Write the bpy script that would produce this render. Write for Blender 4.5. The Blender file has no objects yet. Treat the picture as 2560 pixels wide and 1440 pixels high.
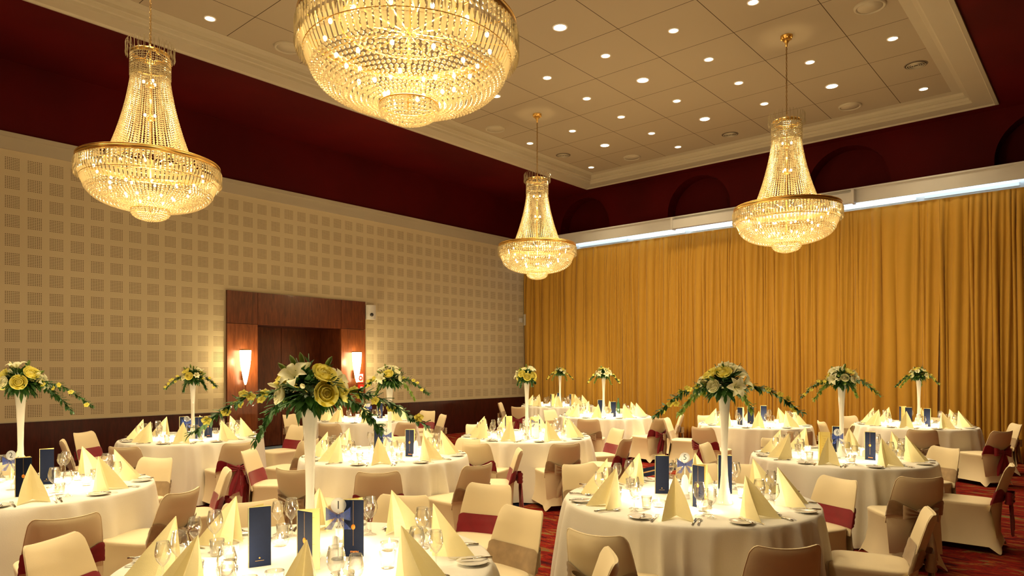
import bpy, math, random
from mathutils import Matrix, Vector
sin, cos, pi = math.sin, math.cos, math.pi
C = bpy.context.scene
COL = C.collection
random.seed(11)

# ------------------------------------------------------------ camera
FPX, CXP, HYP, CAMH = 1708.0, 1280.0, 916.0, 1.71
ANG = math.atan(1500 / FPX)
CA, SA = cos(ANG), sin(ANG)
CX, CY = 12.6625, -15.1541
cam_d = bpy.data.cameras.new('camera')
cam = bpy.data.objects.new('camera', cam_d)
COL.objects.link(cam)
cam.location = (CX, CY, CAMH)
cam.rotation_euler = (pi / 2, 0, ANG)
cam_d.sensor_width = 36
cam_d.lens = FPX / 2560 * 36
cam_d.shift_y = (HYP - 720) / 2560
cam_d.clip_start = 0.05
C.camera = cam

# ------------------------------------------------------------ world, exposure
w = bpy.data.worlds.new('world')
C.world = w
w.use_nodes = True
w.node_tree.nodes['Background'].inputs[0].default_value = (0.9, 0.6, 0.35, 1)
w.node_tree.nodes['Background'].inputs[1].default_value = 0.02
C.view_settings.view_transform = 'Standard'
C.view_settings.look = 'None'
C.view_settings.gamma = 1
C.view_settings.exposure = 0.22
try:
    C.view_settings.use_curve_mapping = False
except Exception:
    pass
C.cycles.use_denoising = True
C.cycles.max_bounces = 6
C.cycles.diffuse_bounces = 3
C.cycles.use_adaptive_sampling = True
C.cycles.adaptive_threshold = 0.03
C.cycles.glossy_bounces = 3
C.cycles.transmission_bounces = 5
C.cycles.transparent_max_bounces = 12
C.cycles.sample_clamp_indirect = 6
C.cycles.caustics_reflective = False
C.cycles.caustics_refractive = False
# light levels (W)
P_SPOT, P_SPOT_BIG, P_CHAND, P_SCONCE, P_CANDLE, P_TUBE = 125, 230, 150, 34, 4.6, 12
WARM = (1.0, 0.72, 0.34)
SPOTC = (1.0, 0.80, 0.48)
CANDC = (1.0, 0.81, 0.50)


def add_light(name, kind, loc, power, color, size=0.05, parent=None, spot=None, blend=0.5, rot=None, sizey=None):
    l = bpy.data.lights.new(name, kind)
    l.energy = power
    l.color = color
    if kind in ('POINT', 'SPOT'):
        l.shadow_soft_size = size
    if kind == 'SPOT':
        l.spot_size = spot
        l.spot_blend = blend
    if kind == 'AREA':
        l.shape = 'RECTANGLE'
        l.size = size
        l.size_y = sizey
    o = bpy.data.objects.new(name, l)
    COL.objects.link(o)
    o.location = loc
    if rot:
        o.rotation_euler = rot
    if parent:
        o.parent = parent
    return o


# ------------------------------------------------------------ photo geometry
def toW(r, d):
    return (CX + r * CA - d * SA, CY + r * SA + d * CA)


def P(px, py, z):
    d = (z - CAMH) * FPX / (HYP - py)
    return toW((px - CXP) / FPX * d, d)


def camf(X, Y):
    x, y = X - CX, Y - CY
    return x * CA + y * SA, -x * SA + y * CA


def onX0(px, py=None):
    k = (px - CXP) / FPX
    d = -CX / (k * CA - SA)
    Y = CY + d * (k * SA + CA)
    return Y if py is None else (Y, CAMH + (HYP - py) * d / FPX)


def onY(px, Y0=0):
    k = (px - CXP) / FPX
    d = (Y0 - CY) / (k * SA + CA)
    return CX + d * (k * CA - SA)


# ------------------------------------------------------------ materials
MATS = {}


def mat(name, col, rough=0.6, metal=0.0, spec=0.5, var=0.0, scale=20, bump=0.0, bscale=200, emit=None, es=0,
        sheen=0.0, trans=0.0, alpha=1.0, sub=0.0, coat=0.0):
    if name in MATS:
        return MATS[name]
    m = bpy.data.materials.new(name)
    m.use_nodes = True
    nt = m.node_tree
    N, L = nt.nodes, nt.links
    b = N['Principled BSDF']
    b.inputs['Base Color'].default_value = (*col, 1)
    b.inputs['Roughness'].default_value = rough
    b.inputs['Metallic'].default_value = metal
    b.inputs['Specular IOR Level'].default_value = spec
    b.inputs['Coat Weight'].default_value = coat
    b.inputs['Sheen Weight'].default_value = sheen
    tc = N.new('ShaderNodeTexCoord')
    if var > 0:
        n = N.new('ShaderNodeTexNoise')
        n.inputs['Scale'].default_value = scale
        n.inputs['Detail'].default_value = 3
        L.new(tc.outputs['Object'], n.inputs['Vector'])
        r = N.new('ShaderNodeValToRGB')
        r.color_ramp.elements[0].position = 0.3
        r.color_ramp.elements[1].position = 0.7
        r.color_ramp.elements[0].color = (*[c * (1 - var) for c in col], 1)
        r.color_ramp.elements[1].color = (*[min(1, c * (1 + var)) for c in col], 1)
        L.new(n.outputs['Fac'], r.inputs['Fac'])
        L.new(r.outputs['Color'], b.inputs['Base Color'])
    if bump > 0:
        n2 = N.new('ShaderNodeTexNoise')
        n2.inputs['Scale'].default_value = bscale
        L.new(tc.outputs['Object'], n2.inputs['Vector'])
        bu = N.new('ShaderNodeBump')
        bu.inputs['Strength'].default_value = bump
        bu.inputs['Distance'].default_value = 0.01
        L.new(n2.outputs['Fac'], bu.inputs['Height'])
        L.new(bu.outputs['Normal'], b.inputs['Normal'])
    if emit:
        b.inputs['Emission Color'].default_value = (*emit, 1)
        b.inputs['Emission Strength'].default_value = es
    out = N['Material Output']
    last = b.outputs[0]
    if trans > 0:
        t = N.new('ShaderNodeBsdfTranslucent')
        t.inputs['Color'].default_value = (*col, 1)
        mx = N.new('ShaderNodeMixShader')
        mx.inputs[0].default_value = trans
        L.new(last, mx.inputs[1])
        L.new(t.outputs[0], mx.inputs[2])
        last = mx.outputs[0]
    if alpha < 1:
        t = N.new('ShaderNodeBsdfTransparent')
        mx = N.new('ShaderNodeMixShader')
        mx.inputs[0].default_value = 1 - alpha
        L.new(last, mx.inputs[1])
        L.new(t.outputs[0], mx.inputs[2])
        last = mx.outputs[0]
    L.new(last, out.inputs[0])
    m.diffuse_color = (*col, 1)
    MATS[name] = m
    return m


def thin_glass(name, tint=(1, 1, 1), refl=1.0, body=0.0, rough=0.02):
    """single-wall glass: fresnel reflection over clear transmission"""
    m = bpy.data.materials.new(name)
    m.use_nodes = True
    nt = m.node_tree
    N, L = nt.nodes, nt.links
    N.remove(N['Principled BSDF'])
    out = N['Material Output']
    t = N.new('ShaderNodeBsdfTransparent')
    t.inputs[0].default_value = (*tint, 1)
    g = N.new('ShaderNodeBsdfGlossy')
    g.inputs['Roughness'].default_value = rough
    lw = N.new('ShaderNodeLayerWeight')
    lw.inputs[0].default_value = 0.35
    mp = N.new('ShaderNodeMath')
    mp.operation = 'MULTIPLY_ADD'
    mp.inputs[1].default_value = refl * 0.9
    mp.inputs[2].default_value = 0.05
    L.new(lw.outputs['Facing'], mp.inputs[0])
    mx = N.new('ShaderNodeMixShader')
    L.new(mp.outputs[0], mx.inputs[0])
    L.new(t.outputs[0], mx.inputs[1])
    L.new(g.outputs[0], mx.inputs[2])
    last = mx.outputs[0]
    if body > 0:
        d = N.new('ShaderNodeBsdfTranslucent')
        d.inputs[0].default_value = (*tint, 1)
        m2 = N.new('ShaderNodeMixShader')
        m2.inputs[0].default_value = body
        L.new(last, m2.inputs[1])
        L.new(d.outputs[0], m2.inputs[2])
        last = m2.outputs[0]
    L.new(last, out.inputs[0])
    MATS[name] = m
    return m


def crystal_mat():
    m = bpy.data.materials.new('cut_crystal')
    m.use_nodes = True
    nt = m.node_tree
    N, L = nt.nodes, nt.links
    N.remove(N['Principled BSDF'])
    out = N['Material Output']
    d = N.new('ShaderNodeBsdfDiffuse')
    d.inputs[0].default_value = (0.54, 0.45, 0.29, 1)
    tl = N.new('ShaderNodeBsdfTranslucent')
    tl.inputs[0].default_value = (0.57, 0.48, 0.30, 1)
    g = N.new('ShaderNodeBsdfGlossy')
    g.inputs['Roughness'].default_value = 0.10
    g.inputs[0].default_value = (0.85, 0.74, 0.52, 1)
    tr = N.new('ShaderNodeBsdfTransparent')
    a = N.new('ShaderNodeMixShader')
    a.inputs[0].default_value = 0.72
    b = N.new('ShaderNodeMixShader')
    b.inputs[0].default_value = 0.30
    c = N.new('ShaderNodeMixShader')
    c.inputs[0].default_value = 0.18
    L.new(d.outputs[0], a.inputs[1]); L.new(tl.outputs[0], a.inputs[2])
    L.new(a.outputs[0], b.inputs[1]); L.new(g.outputs[0], b.inputs[2])
    L.new(b.outputs[0], c.inputs[1]); L.new(tr.outputs[0], c.inputs[2])
    L.new(c.outputs[0], out.inputs[0])
    return m


def emis(name, col, s):
    m = bpy.data.materials.new(name)
    m.use_nodes = True
    N = m.node_tree.nodes
    N.remove(N['Principled BSDF'])
    e = N.new('ShaderNodeEmission')
    e.inputs[0].default_value = (*col, 1)
    e.inputs[1].default_value = s
    m.node_tree.links.new(e.outputs[0], N['Material Output'].inputs[0])
    MATS[name] = m
    return m


M_CRYSTAL = crystal_mat()
M_GOLD = mat('gilt_brass', (0.85, 0.55, 0.16), 0.28, 1.0, var=0.1, scale=8)
M_GOLDD = mat('aged_brass', (0.42, 0.27, 0.10), 0.4, 1.0, var=0.15, scale=30)
M_BULB = emis('lit_bulb', (1.0, 0.84, 0.48), 60)
M_FLAME = emis('candle_flame', (1.0, 0.72, 0.32), 60)
M_DOWN = emis('downlight_lens', (1.0, 0.86, 0.62), 14)
M_DOWNB = emis('downlight_lens_large', (1.0, 0.93, 0.80), 45)
M_SHADE = emis('lit_opal_glass', (1.0, 0.82, 0.45), 22)
M_TUBE = emis('fluorescent_tube_glass', (0.66, 0.86, 1.0), 1.1)
M_TUBE2 = emis('bright_tube_glass', (0.70, 0.88, 1.0), 3.4)
M_COVER = mat('ivory_stretch_fabric', (0.88, 0.745, 0.49), 0.62, spec=0.25, sheen=0.15, bump=0.12, bscale=350, var=0.02, scale=3)
M_CLOTH = mat('white_table_linen', (0.89, 0.86, 0.78), 0.75, spec=0.2, var=0.02, scale=4, bump=0.15, bscale=300)
M_NAP = mat('pale_yellow_linen', (0.94, 0.85, 0.52), 0.7, spec=0.2, trans=0.25, bump=0.1, bscale=300, var=0.02)
M_BURG = mat('burgundy_satin', (0.25, 0.005, 0.018), 0.42, spec=0.5, sheen=0.2, var=0.12, scale=14)
M_TAUPE = mat('taupe_organza', (0.40, 0.275, 0.15), 0.38, spec=0.6, sheen=0.4, var=0.15, scale=16, alpha=0.95)
M_BLUEORG = mat('blue_organza', (0.03, 0.06, 0.26), 0.4, spec=0.5, var=0.25, scale=40, trans=0.3, alpha=0.7)
M_NAVY = mat('navy_card', (0.003, 0.008, 0.032), 0.6, spec=0.2, var=0.08, scale=60)
M_CREAM = mat('cream_paper', (0.94, 0.80, 0.34), 0.7, var=0.02)
M_ORANGE = mat('orange_emblem_ink', (0.85, 0.30, 0.03), 0.5, var=0.05)
M_GOLDINK = mat('gold_ink', (0.55, 0.33, 0.08), 0.4, var=0.05)
M_INK = mat('dark_ink', (0.02, 0.02, 0.025), 0.6, var=0.05)
M_STEEL = mat('polished_steel', (0.62, 0.60, 0.56), 0.16, 1.0, var=0.05, scale=40)
M_CHINA = mat('white_porcelain', (0.88, 0.85, 0.78), 0.18, spec=0.6, var=0.01, coat=0.3)
M_OPAL = mat('opal_white_glass', (0.90, 0.87, 0.78), 0.12, spec=0.6, trans=0.35, var=0.01, coat=0.4)
M_WAX = mat('candle_wax', (0.95, 0.88, 0.70), 0.5, trans=0.5, var=0.02, emit=(1.0, 0.66, 0.28), es=1.2)
M_GLASS = thin_glass('clear_stemware')
M_TUMB = thin_glass('clear_tumbler', (1, 0.99, 0.96), 1.0, 0.02)
M_ACR = thin_glass('clear_acrylic', (0.93, 0.95, 0.97), 0.8, 0.35, 0.08)
M_LEAF = mat('dark_green_leaf', (0.040, 0.115, 0.022), 0.42, spec=0.5, var=0.35, scale=25, trans=0.15)
M_LEAF2 = mat('light_green_leaf', (0.20, 0.30, 0.045), 0.45, var=0.25, scale=25, trans=0.25)
M_STEM = mat('green_stem', (0.10, 0.16, 0.04), 0.5, var=0.1)
M_ROSE = mat('yellow_rose_petal', (0.98, 0.88, 0.25), 0.55, var=0.08, scale=30, trans=0.4)
M_LILY = mat('cream_lily_petal', (0.98, 0.95, 0.66), 0.5, var=0.05, scale=20, trans=0.4)
M_ORCH = mat('yellow_orchid_petal', (0.95, 0.82, 0.14), 0.5, var=0.15, scale=40, trans=0.25)
M_WHITE = mat('white_paint', (0.80, 0.78, 0.74), 0.5, var=0.02, scale=3)
M_COOLW = mat('pelmet_paint', (0.60, 0.58, 0.54), 0.5, var=0.03, scale=3)
M_BLACK = mat('black_plastic', (0.02, 0.02, 0.02), 0.5, var=0.05)
M_RED = mat('red_plastic', (0.55, 0.02, 0.015), 0.4, var=0.05)
M_GREYW = mat('speaker_white', (0.62, 0.60, 0.54), 0.5, var=0.03)
M_GREENG = mat('green_bottle_glass', (0.03, 0.09, 0.04), 0.1, spec=0.7, var=0.1)
M_TAN = mat('tan_braid', (0.45, 0.27, 0.09), 0.5, var=0.1)


def wood_mat(name, c1, c2, rough=0.32):
    m = mat(name, c1, rough, spec=0.35, coat=0.08)
    N, L = m.node_tree.nodes, m.node_tree.links
    b = N['Principled BSDF']
    tc = N.new('ShaderNodeTexCoord')
    mp = N.new('ShaderNodeMapping')
    mp.inputs['Scale'].default_value = (5, 5, 0.7)
    n = N.new('ShaderNodeTexNoise')
    n.inputs['Scale'].default_value = 6
    n.inputs['Detail'].default_value = 6
    n.inputs['Distortion'].default_value = 0.6
    r = N.new('ShaderNodeValToRGB')
    r.color_ramp.elements[0].position = 0.3
    r.color_ramp.elements[1].position = 0.75
    r.color_ramp.elements[0].color = (*c1, 1)
    r.color_ramp.elements[1].color = (*c2, 1)
    L.new(tc.outputs['Object'], mp.inputs[0]); L.new(mp.outputs[0], n.inputs['Vector'])
    L.new(n.outputs['Fac'], r.inputs[0]); L.new(r.outputs[0], b.inputs['Base Color'])
    return m


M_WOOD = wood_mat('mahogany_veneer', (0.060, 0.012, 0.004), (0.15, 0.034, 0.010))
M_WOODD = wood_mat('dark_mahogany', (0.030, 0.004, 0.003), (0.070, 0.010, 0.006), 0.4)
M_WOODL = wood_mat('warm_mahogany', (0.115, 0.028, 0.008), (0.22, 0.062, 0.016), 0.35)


def math_node(N, L, op, a, b=None, c=None):
    n = N.new('ShaderNodeMath')
    n.operation = op
    for i, v in enumerate((a, b, c)):
        if v is None:
            continue
        if isinstance(v, (int, float)):
            n.inputs[i].default_value = v
        else:
            L.new(v, n.inputs[i])
    return n.outputs[0]


def perforated_mat():
    """painted gypsum with square fields of 8 x 8 drilled holes"""
    m = mat('perforated_gypsum', (0.66, 0.55, 0.38), 0.8, spec=0.2)
    N, L = m.node_tree.nodes, m.node_tree.links
    b = N['Principled BSDF']
    g = N.new('ShaderNodeNewGeometry')
    s = N.new('ShaderNodeSeparateXYZ')
    L.new(g.outputs['Position'], s.inputs[0])
    MN = lambda op, a, b_=None, c=None: math_node(N, L, op, a, b_, c)
    pitch, hp, nh = 0.2925, 0.0245, 8
    u = MN('ADD', s.outputs['Y'], 12.44 + 0.2925 * 40)
    v = MN('ADD', s.outputs['Z'], -0.915 + 0.2925 * 4)
    fu = MN('MODULO', u, pitch)
    fv = MN('MODULO', v, pitch)
    inu = MN('LESS_THAN', fu, hp * nh)
    inv = MN('LESS_THAN', fv, hp * nh)
    hu = MN('SUBTRACT', MN('MODULO', fu, hp), hp / 2)
    hv = MN('SUBTRACT', MN('MODULO', fv, hp), hp / 2)
    d2 = MN('ADD', MN('MULTIPLY', hu, hu), MN('MULTIPLY', hv, hv))
    hole = MN('LESS_THAN', d2, 0.0063 ** 2)
    zz = MN('MULTIPLY', MN('GREATER_THAN', s.outputs['Z'], 0.9), MN('LESS_THAN', s.outputs['Z'], 4.97))
    f = MN('MULTIPLY', MN('MULTIPLY', hole, MN('MULTIPLY', inu, inv)), zz)
    n = N.new('ShaderNodeTexNoise')
    n.inputs['Scale'].default_value = 0.7
    r = N.new('ShaderNodeValToRGB')
    r.color_ramp.elements[0].color = (0.50, 0.42, 0.27, 1)
    r.color_ramp.elements[1].color = (0.60, 0.51, 0.335, 1)
    L.new(g.outputs['Position'], n.inputs['Vector'])
    L.new(n.outputs['Fac'], r.inputs[0])
    mx = N.new('ShaderNodeMix')
    mx.data_type = 'RGBA'
    L.new(f, mx.inputs[0])
    L.new(r.outputs[0], mx.inputs[6])
    mx.inputs[7].default_value = (0.06, 0.03, 0.012, 1)
    L.new(mx.outputs[2], b.inputs['Base Color'])
    return m


def ceiling_mat():
    m = mat('ceiling_panels', (0.60, 0.52, 0.40), 0.85, spec=0.15)
    N, L = m.node_tree.nodes, m.node_tree.links
    b = N['Principled BSDF']
    g = N.new('ShaderNodeNewGeometry')
    s = N.new('ShaderNodeSeparateXYZ')
    L.new(g.outputs['Position'], s.inputs[0])
    MN = lambda op, a, b_=None, c=None: math_node(N, L, op, a, b_, c)
    u = MN('MODULO', MN('ADD', s.outputs['X'], 12 - 0.13 - 0.005), 1.2)
    v = MN('MODULO', MN('ADD', s.outputs['Y'], 36 + 0.8 - 0.005 - 1.2), 1.2)
    f = MN('MAXIMUM', MN('LESS_THAN', u, 0.011), MN('LESS_THAN', v, 0.011))
    mx = N.new('ShaderNodeMix')
    mx.data_type = 'RGBA'
    L.new(f, mx.inputs[0])
    mx.inputs[6].default_value = (0.35, 0.29, 0.205, 1)
    mx.inputs[7].default_value = (0.07, 0.045, 0.025, 1)
    L.new(mx.outputs[2], b.inputs['Base Color'])
    return m


def carpet_mat():
    m = mat('patterned_carpet', (0.3, 0.05, 0.03), 0.95, spec=0.05)
    N, L = m.node_tree.nodes, m.node_tree.links
    b = N['Principled BSDF']
    g = N.new('ShaderNodeNewGeometry')
    mp = N.new('ShaderNodeMapping')
    mp.inputs['Rotation'].default_value = (0, 0, -ANG)
    mp.inputs['Scale'].default_value = (1.9, 6.5, 1)
    n = N.new('ShaderNodeTexNoise')
    n.inputs['Scale'].default_value = 1.3
    n.inputs['Detail'].default_value = 5
    n.inputs['Roughness'].default_value = 0.65
    n.inputs['Distortion'].default_value = 0.5
    r = N.new('ShaderNodeValToRGB')
    e = r.color_ramp.elements
    e[0].position = 0.34; e[0].color = (0.035, 0.006, 0.010, 1)
    e[1].position = 0.61; e[1].color = (0.16, 0.11, 0.040, 1)
    for p_, c_ in ((0.43, (0.13, 0.010, 0.008)), (0.485, (0.26, 0.016, 0.008)), (0.53, (0.11, 0.010, 0.010)), (0.575, (0.30, 0.060, 0.012))):
        q = e.new(p_)
        q.color = (*c_, 1)
    L.new(g.outputs['Position'], mp.inputs[0]); L.new(mp.outputs[0], n.inputs['Vector'])
    L.new(n.outputs['Fac'], r.inputs[0])
    # navy border stripes with tan edges running along the room
    s = N.new('ShaderNodeSeparateXYZ')
    L.new(g.outputs['Position'], s.inputs[0])
    MN = lambda op, a, b_=None, c=None: math_node(N, L, op, a, b_, c)
    a1 = MN('ABSOLUTE', MN('SUBTRACT', MN('MODULO', MN('ADD', s.outputs['X'], 40 - STRX), 3.6), 0.25))
    navy = MN('LESS_THAN', a1, 0.24)
    tan = MN('LESS_THAN', MN('ABSOLUTE', MN('SUBTRACT', a1, 0.0)), 0.035)
    m1 = N.new('ShaderNodeMix'); m1.data_type = 'RGBA'
    L.new(navy, m1.inputs[0]); L.new(r.outputs[0], m1.inputs[6]); m1.inputs[7].default_value = (0.006, 0.008, 0.02, 1)
    m2 = N.new('ShaderNodeMix'); m2.data_type = 'RGBA'
    L.new(tan, m2.inputs[0]); L.new(m1.outputs[2], m2.inputs[6]); m2.inputs[7].default_value = (0.30, 0.17, 0.06, 1)
    L.new(m2.outputs[2], b.inputs['Base Color'])
    n3 = N.new('ShaderNodeTexNoise'); n3.inputs['Scale'].default_value = 150
    L.new(g.outputs['Position'], n3.inputs['Vector'])
    bu = N.new('ShaderNodeBump'); bu.inputs['Strength'].default_value = 0.5; bu.inputs['Distance'].default_value = 0.01
    L.new(n3.outputs['Fac'], bu.inputs['Height']); L.new(bu.outputs[0], b.inputs['Normal'])
    return m


STRX = P(2402, 1208, 0)[0] - 0.25
M_CARPET = carpet_mat()
M_PERF = perforated_mat()
M_CEIL = ceiling_mat()
M_CORN = mat('cornice_plaster', (0.42, 0.37, 0.27), 0.6, var=0.02, scale=2)
M_CRIM = mat('crimson_paint', (0.062, 0.0008, 0.0012), 0.65, spec=0.12, var=0.3, scale=.5)
M_CURT = mat('gold_curtain_fabric', (0.50, 0.265, 0.028), 0.5, spec=0.25, sheen=0.15, var=0.0, scale=2.5, bump=0.1, bscale=200)


# ------------------------------------------------------------ mesh building
class MB:
    def __init__(s):
        s.v, s.f, s.m, s.sm = [], [], [], []
        s.mi = 0
        s.smooth = True

    def add(s, vs, fs):
        o = len(s.v)
        s.v += [tuple(x) for x in vs]
        for f in fs:
            s.f.append(tuple(i + o for i in f))
            s.m.append(s.mi)
            s.sm.append(s.smooth)
        return s

    def box(s, x0, x1, y0, y1, z0, z1):
        q = s.smooth
        s.smooth = False
        s.add([(x, y, z) for x in (x0, x1) for y in (y0, y1) for z in (z0, z1)],
              [(0, 1, 3, 2), (4, 6, 7, 5), (0, 4, 5, 1), (2, 3, 7, 6), (0, 2, 6, 4), (1, 5, 7, 3)])
        s.smooth = q
        return s

    def lathe(s, prof, n=24, cx=0, cy=0, z=0, cap=False):
        vs, fs = [], []
        for r, h in prof:
            for i in range(n):
                a = 2 * pi * i / n
                vs.append((cx + r * cos(a), cy + r * sin(a), z + h))
        for j in range(len(prof) - 1):
            for i in range(n):
                k = (i + 1) % n
                fs.append((j * n + i, j * n + k, (j + 1) * n + k, (j + 1) * n + i))
        if cap:
            fs.append(tuple(range(n))[::-1])
            fs.append(tuple((len(prof) - 1) * n + i for i in range(n)))
        return s.add(vs, fs)

    def grid(s, fn, nu, nv, flip=False):
        vs = [fn(i / nu, j / nv) for j in range(nv + 1) for i in range(nu + 1)]
        W = nu + 1
        fs = []
        for j in range(nv):
            for i in range(nu):
                q = (j * W + i, j * W + i + 1, (j + 1) * W + i + 1, (j + 1) * W + i)
                fs.append(q[::-1] if flip else q)
        return s.add(vs, fs)

    def tube(s, pts, r, n=6, cap=True):
        pts = [Vector(p) for p in pts]
        rr = r if isinstance(r, (list, tuple)) else [r] * len(pts)
        vs, fs = [], []
        for i, p in enumerate(pts):
            t = (pts[min(i + 1, len(pts) - 1)] - pts[max(i - 1, 0)]).normalized()
            up = Vector((0, 0, 1)) if abs(t.z) < 0.95 else Vector((1, 0, 0))
            a = t.cross(up).normalized()
            b = t.cross(a).normalized()
            for k in range(n):
                an = 2 * pi * k / n
                vs.append(p + (a * cos(an) + b * sin(an)) * rr[i])
        for i in range(len(pts) - 1):
            for k in range(n):
                q = (k + 1) % n
                fs.append((i * n + k, i * n + q, (i + 1) * n + q, (i + 1) * n + k))
        if cap:
            fs.append(tuple(range(n))[::-1])
            fs.append(tuple((len(pts) - 1) * n + k for k in range(n)))
        return s.add(vs, fs)

    def torus(s, R, r, n=48, m=8, z=0, sx=1, sz=1, M=None):
        vs, fs = [], []
        for i in range(n):
            a = 2 * pi * i / n
            for j in range(m):
                b = 2 * pi * j / m
                p = Vector(((R + r * cos(b)) * cos(a) * sx, (R + r * cos(b)) * sin(a), z + r * sin(b) * sz))
                vs.append(M @ p if M else p)
        for i in range(n):
            for j in range(m):
                fs.append((i * m + j, ((i + 1) % n) * m + j, ((i + 1) % n) * m + (j + 1) % m, i * m + (j + 1) % m))
        return s.add(vs, fs)

    def bead(s, p, r, n=6, el=1.0):
        """faceted bead: double cone with belt"""
        q = s.smooth
        s.smooth = False
        x, y, z = p
        vs = [(x, y, z + r * el), (x, y, z - r * el)]
        for h in (0.38, -0.38):
            for i in range(n):
                a = 2 * pi * (i + (0.5 if h < 0 else 0)) / n
                vs.append((x + r * 0.93 * cos(a), y + r * 0.93 * sin(a), z + h * r * el))
        fs = []
        for i in range(n):
            k = (i + 1) % n
            fs.append((0, 2 + i, 2 + k))
            fs.append((1, 2 + n + k, 2 + n + i))
            fs.append((2 + i, 2 + n + i, 2 + k))
            fs.append((2 + k, 2 + n + i, 2 + n + k))
        s.add(vs, fs)
        s.smooth = q
        return s

    def sphere(s, p, r, n=12, m=8, sz=1):
        prof = [(r * sin(pi * j / m) + 1e-5, -r * cos(pi * j / m) * sz) for j in range(m + 1)]
        return s.lathe(prof, n, p[0], p[1], p[2])

    def xf(s, M, start=0):
        for i in range(start, len(s.v)):
            s.v[i] = tuple(M @ Vector(s.v[i]))
        return s

    def mesh(s, name, mats):
        me = bpy.data.meshes.new(name)
        me.from_pydata(s.v, [], s.f)
        for m in (mats if isinstance(mats, (list, tuple)) else [mats]):
            me.materials.append(m)
        me.polygons.foreach_set('material_index', s.m)
        me.polygons.foreach_set('use_smooth', s.sm)
        me.update()
        return me


def node(name, me=None, ch=(), loc=(0, 0, 0), rz=0, label=None, kind=None):
    return dict(n=name, me=me, ch=list(ch), loc=loc, rz=rz, label=label, kind=kind)


def make(nd, loc=None, rz=None, parent=None, label=None, cat=None, group=None, kind=None, scale=None):
    """place a thing with copies of its parts and sub-parts"""
    o = bpy.data.objects.new(nd['n'], nd['me'])
    COL.objects.link(o)
    o.location = nd['loc'] if loc is None else loc
    r = nd['rz'] if rz is None else rz
    o.rotation_euler = r if isinstance(r, (tuple, list)) else (0, 0, r)
    if scale:
        o.scale = (scale,) * 3
    if parent:
        o.parent = parent
    if label or nd['label']:
        o['label'] = label or nd['label']
    if cat:
        o['category'] = cat
    if group:
        o['group'] = group
    k = kind or nd['kind']
    if k:
        o['kind'] = k
    for c in nd['ch']:
        make(c, parent=o)
    return o


def struct(name, mb, m, label=None, parent=None):
    o = bpy.data.objects.new(name, mb.mesh(name, m))
    COL.objects.link(o)
    if parent:
        o.parent = parent
    else:
        o['kind'] = 'structure'
    if label:
        o['label'] = label
    return o


def single(name, mb, m, label, cat, group=None, loc=(0, 0, 0)):
    o = make(node(name, mb.mesh(name, m)), loc=loc, label=label, cat=cat, group=group)
    return o


def text_mesh(name, body, size, m, ext=0.0004):
    cu = bpy.data.curves.new(name, 'FONT')
    cu.body = body
    cu.size = size
    cu.align_x = 'CENTER'
    cu.align_y = 'CENTER'
    cu.extrude = ext
    ob = bpy.data.objects.new(name, cu)
    COL.objects.link(ob)
    dg = bpy.context.evaluated_depsgraph_get()
    me = bpy.data.meshes.new_from_object(ob.evaluated_get(dg))
    bpy.data.objects.remove(ob)
    me.materials.clear()
    me.materials.append(m)
    me.name = name
    return me


# ------------------------------------------------------------ the room
RX1, RY0 = 17.5, -25.0
ZW, ZS, ZC = 5.28, 6.38, 6.55
TX0, TX1, TY0, TY1 = 2.32, 11.14, -23.0, -0.40
struct('floor', MB().box(-1.2, RX1 + .2, RY0 - .2, .2, -0.1, 0), M_CARPET, 'red patterned carpet')
# left wall with the door recess cut out
DY0, DY1, DZ = onX0(565), onX0(910), 3.16
for bb in ((-0.15, 0, RY0, DY0, 0.86, 5.02), (-0.15, 0, DY1, 0, 0.86, 5.02), (-0.15, 0, DY0, DY1, DZ, 5.02)):
    struct('wall_left', MB().box(*bb), M_PERF, 'cream wall perforated with square fields of small holes')
b = MB()
b.box(-0.15, 0.03, RY0, 0, 5.02, ZW)
b.box(-0.15, 0.055, RY0, 0, ZW - .07, ZW)
struct('trim_1', b, M_CORN, 'plain cream frieze along the head of the perforated wall')
b = MB()
b.box(-0.15, 0.02, RY0, DY0 - .0, 0, 0.845)
b.box(-0.15, 0.02, DY1, 0, 0, 0.845)
struct('baseboard_left', b, M_WOODD, 'dark mahogany wainscot panel')
b = MB()
b.box(-0.15, 0.03, RY0, DY0, 0.845, 0.86)
b.box(-0.15, 0.03, DY1, 0, 0.845, 0.86)
struct('trim_2', b, M_CORN)
b = MB()
b.box(-0.3, 0, RY0, 0, ZW, ZC + .2)
struct('wall_upper', b, M_CRIM, 'dark crimson upper wall')
# right wall: plain behind the curtain, crimson with arched niches above
struct('wall_right', MB().box(-0.3, RX1, 0, 0.5, 0, ZW), M_WHITE)


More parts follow.
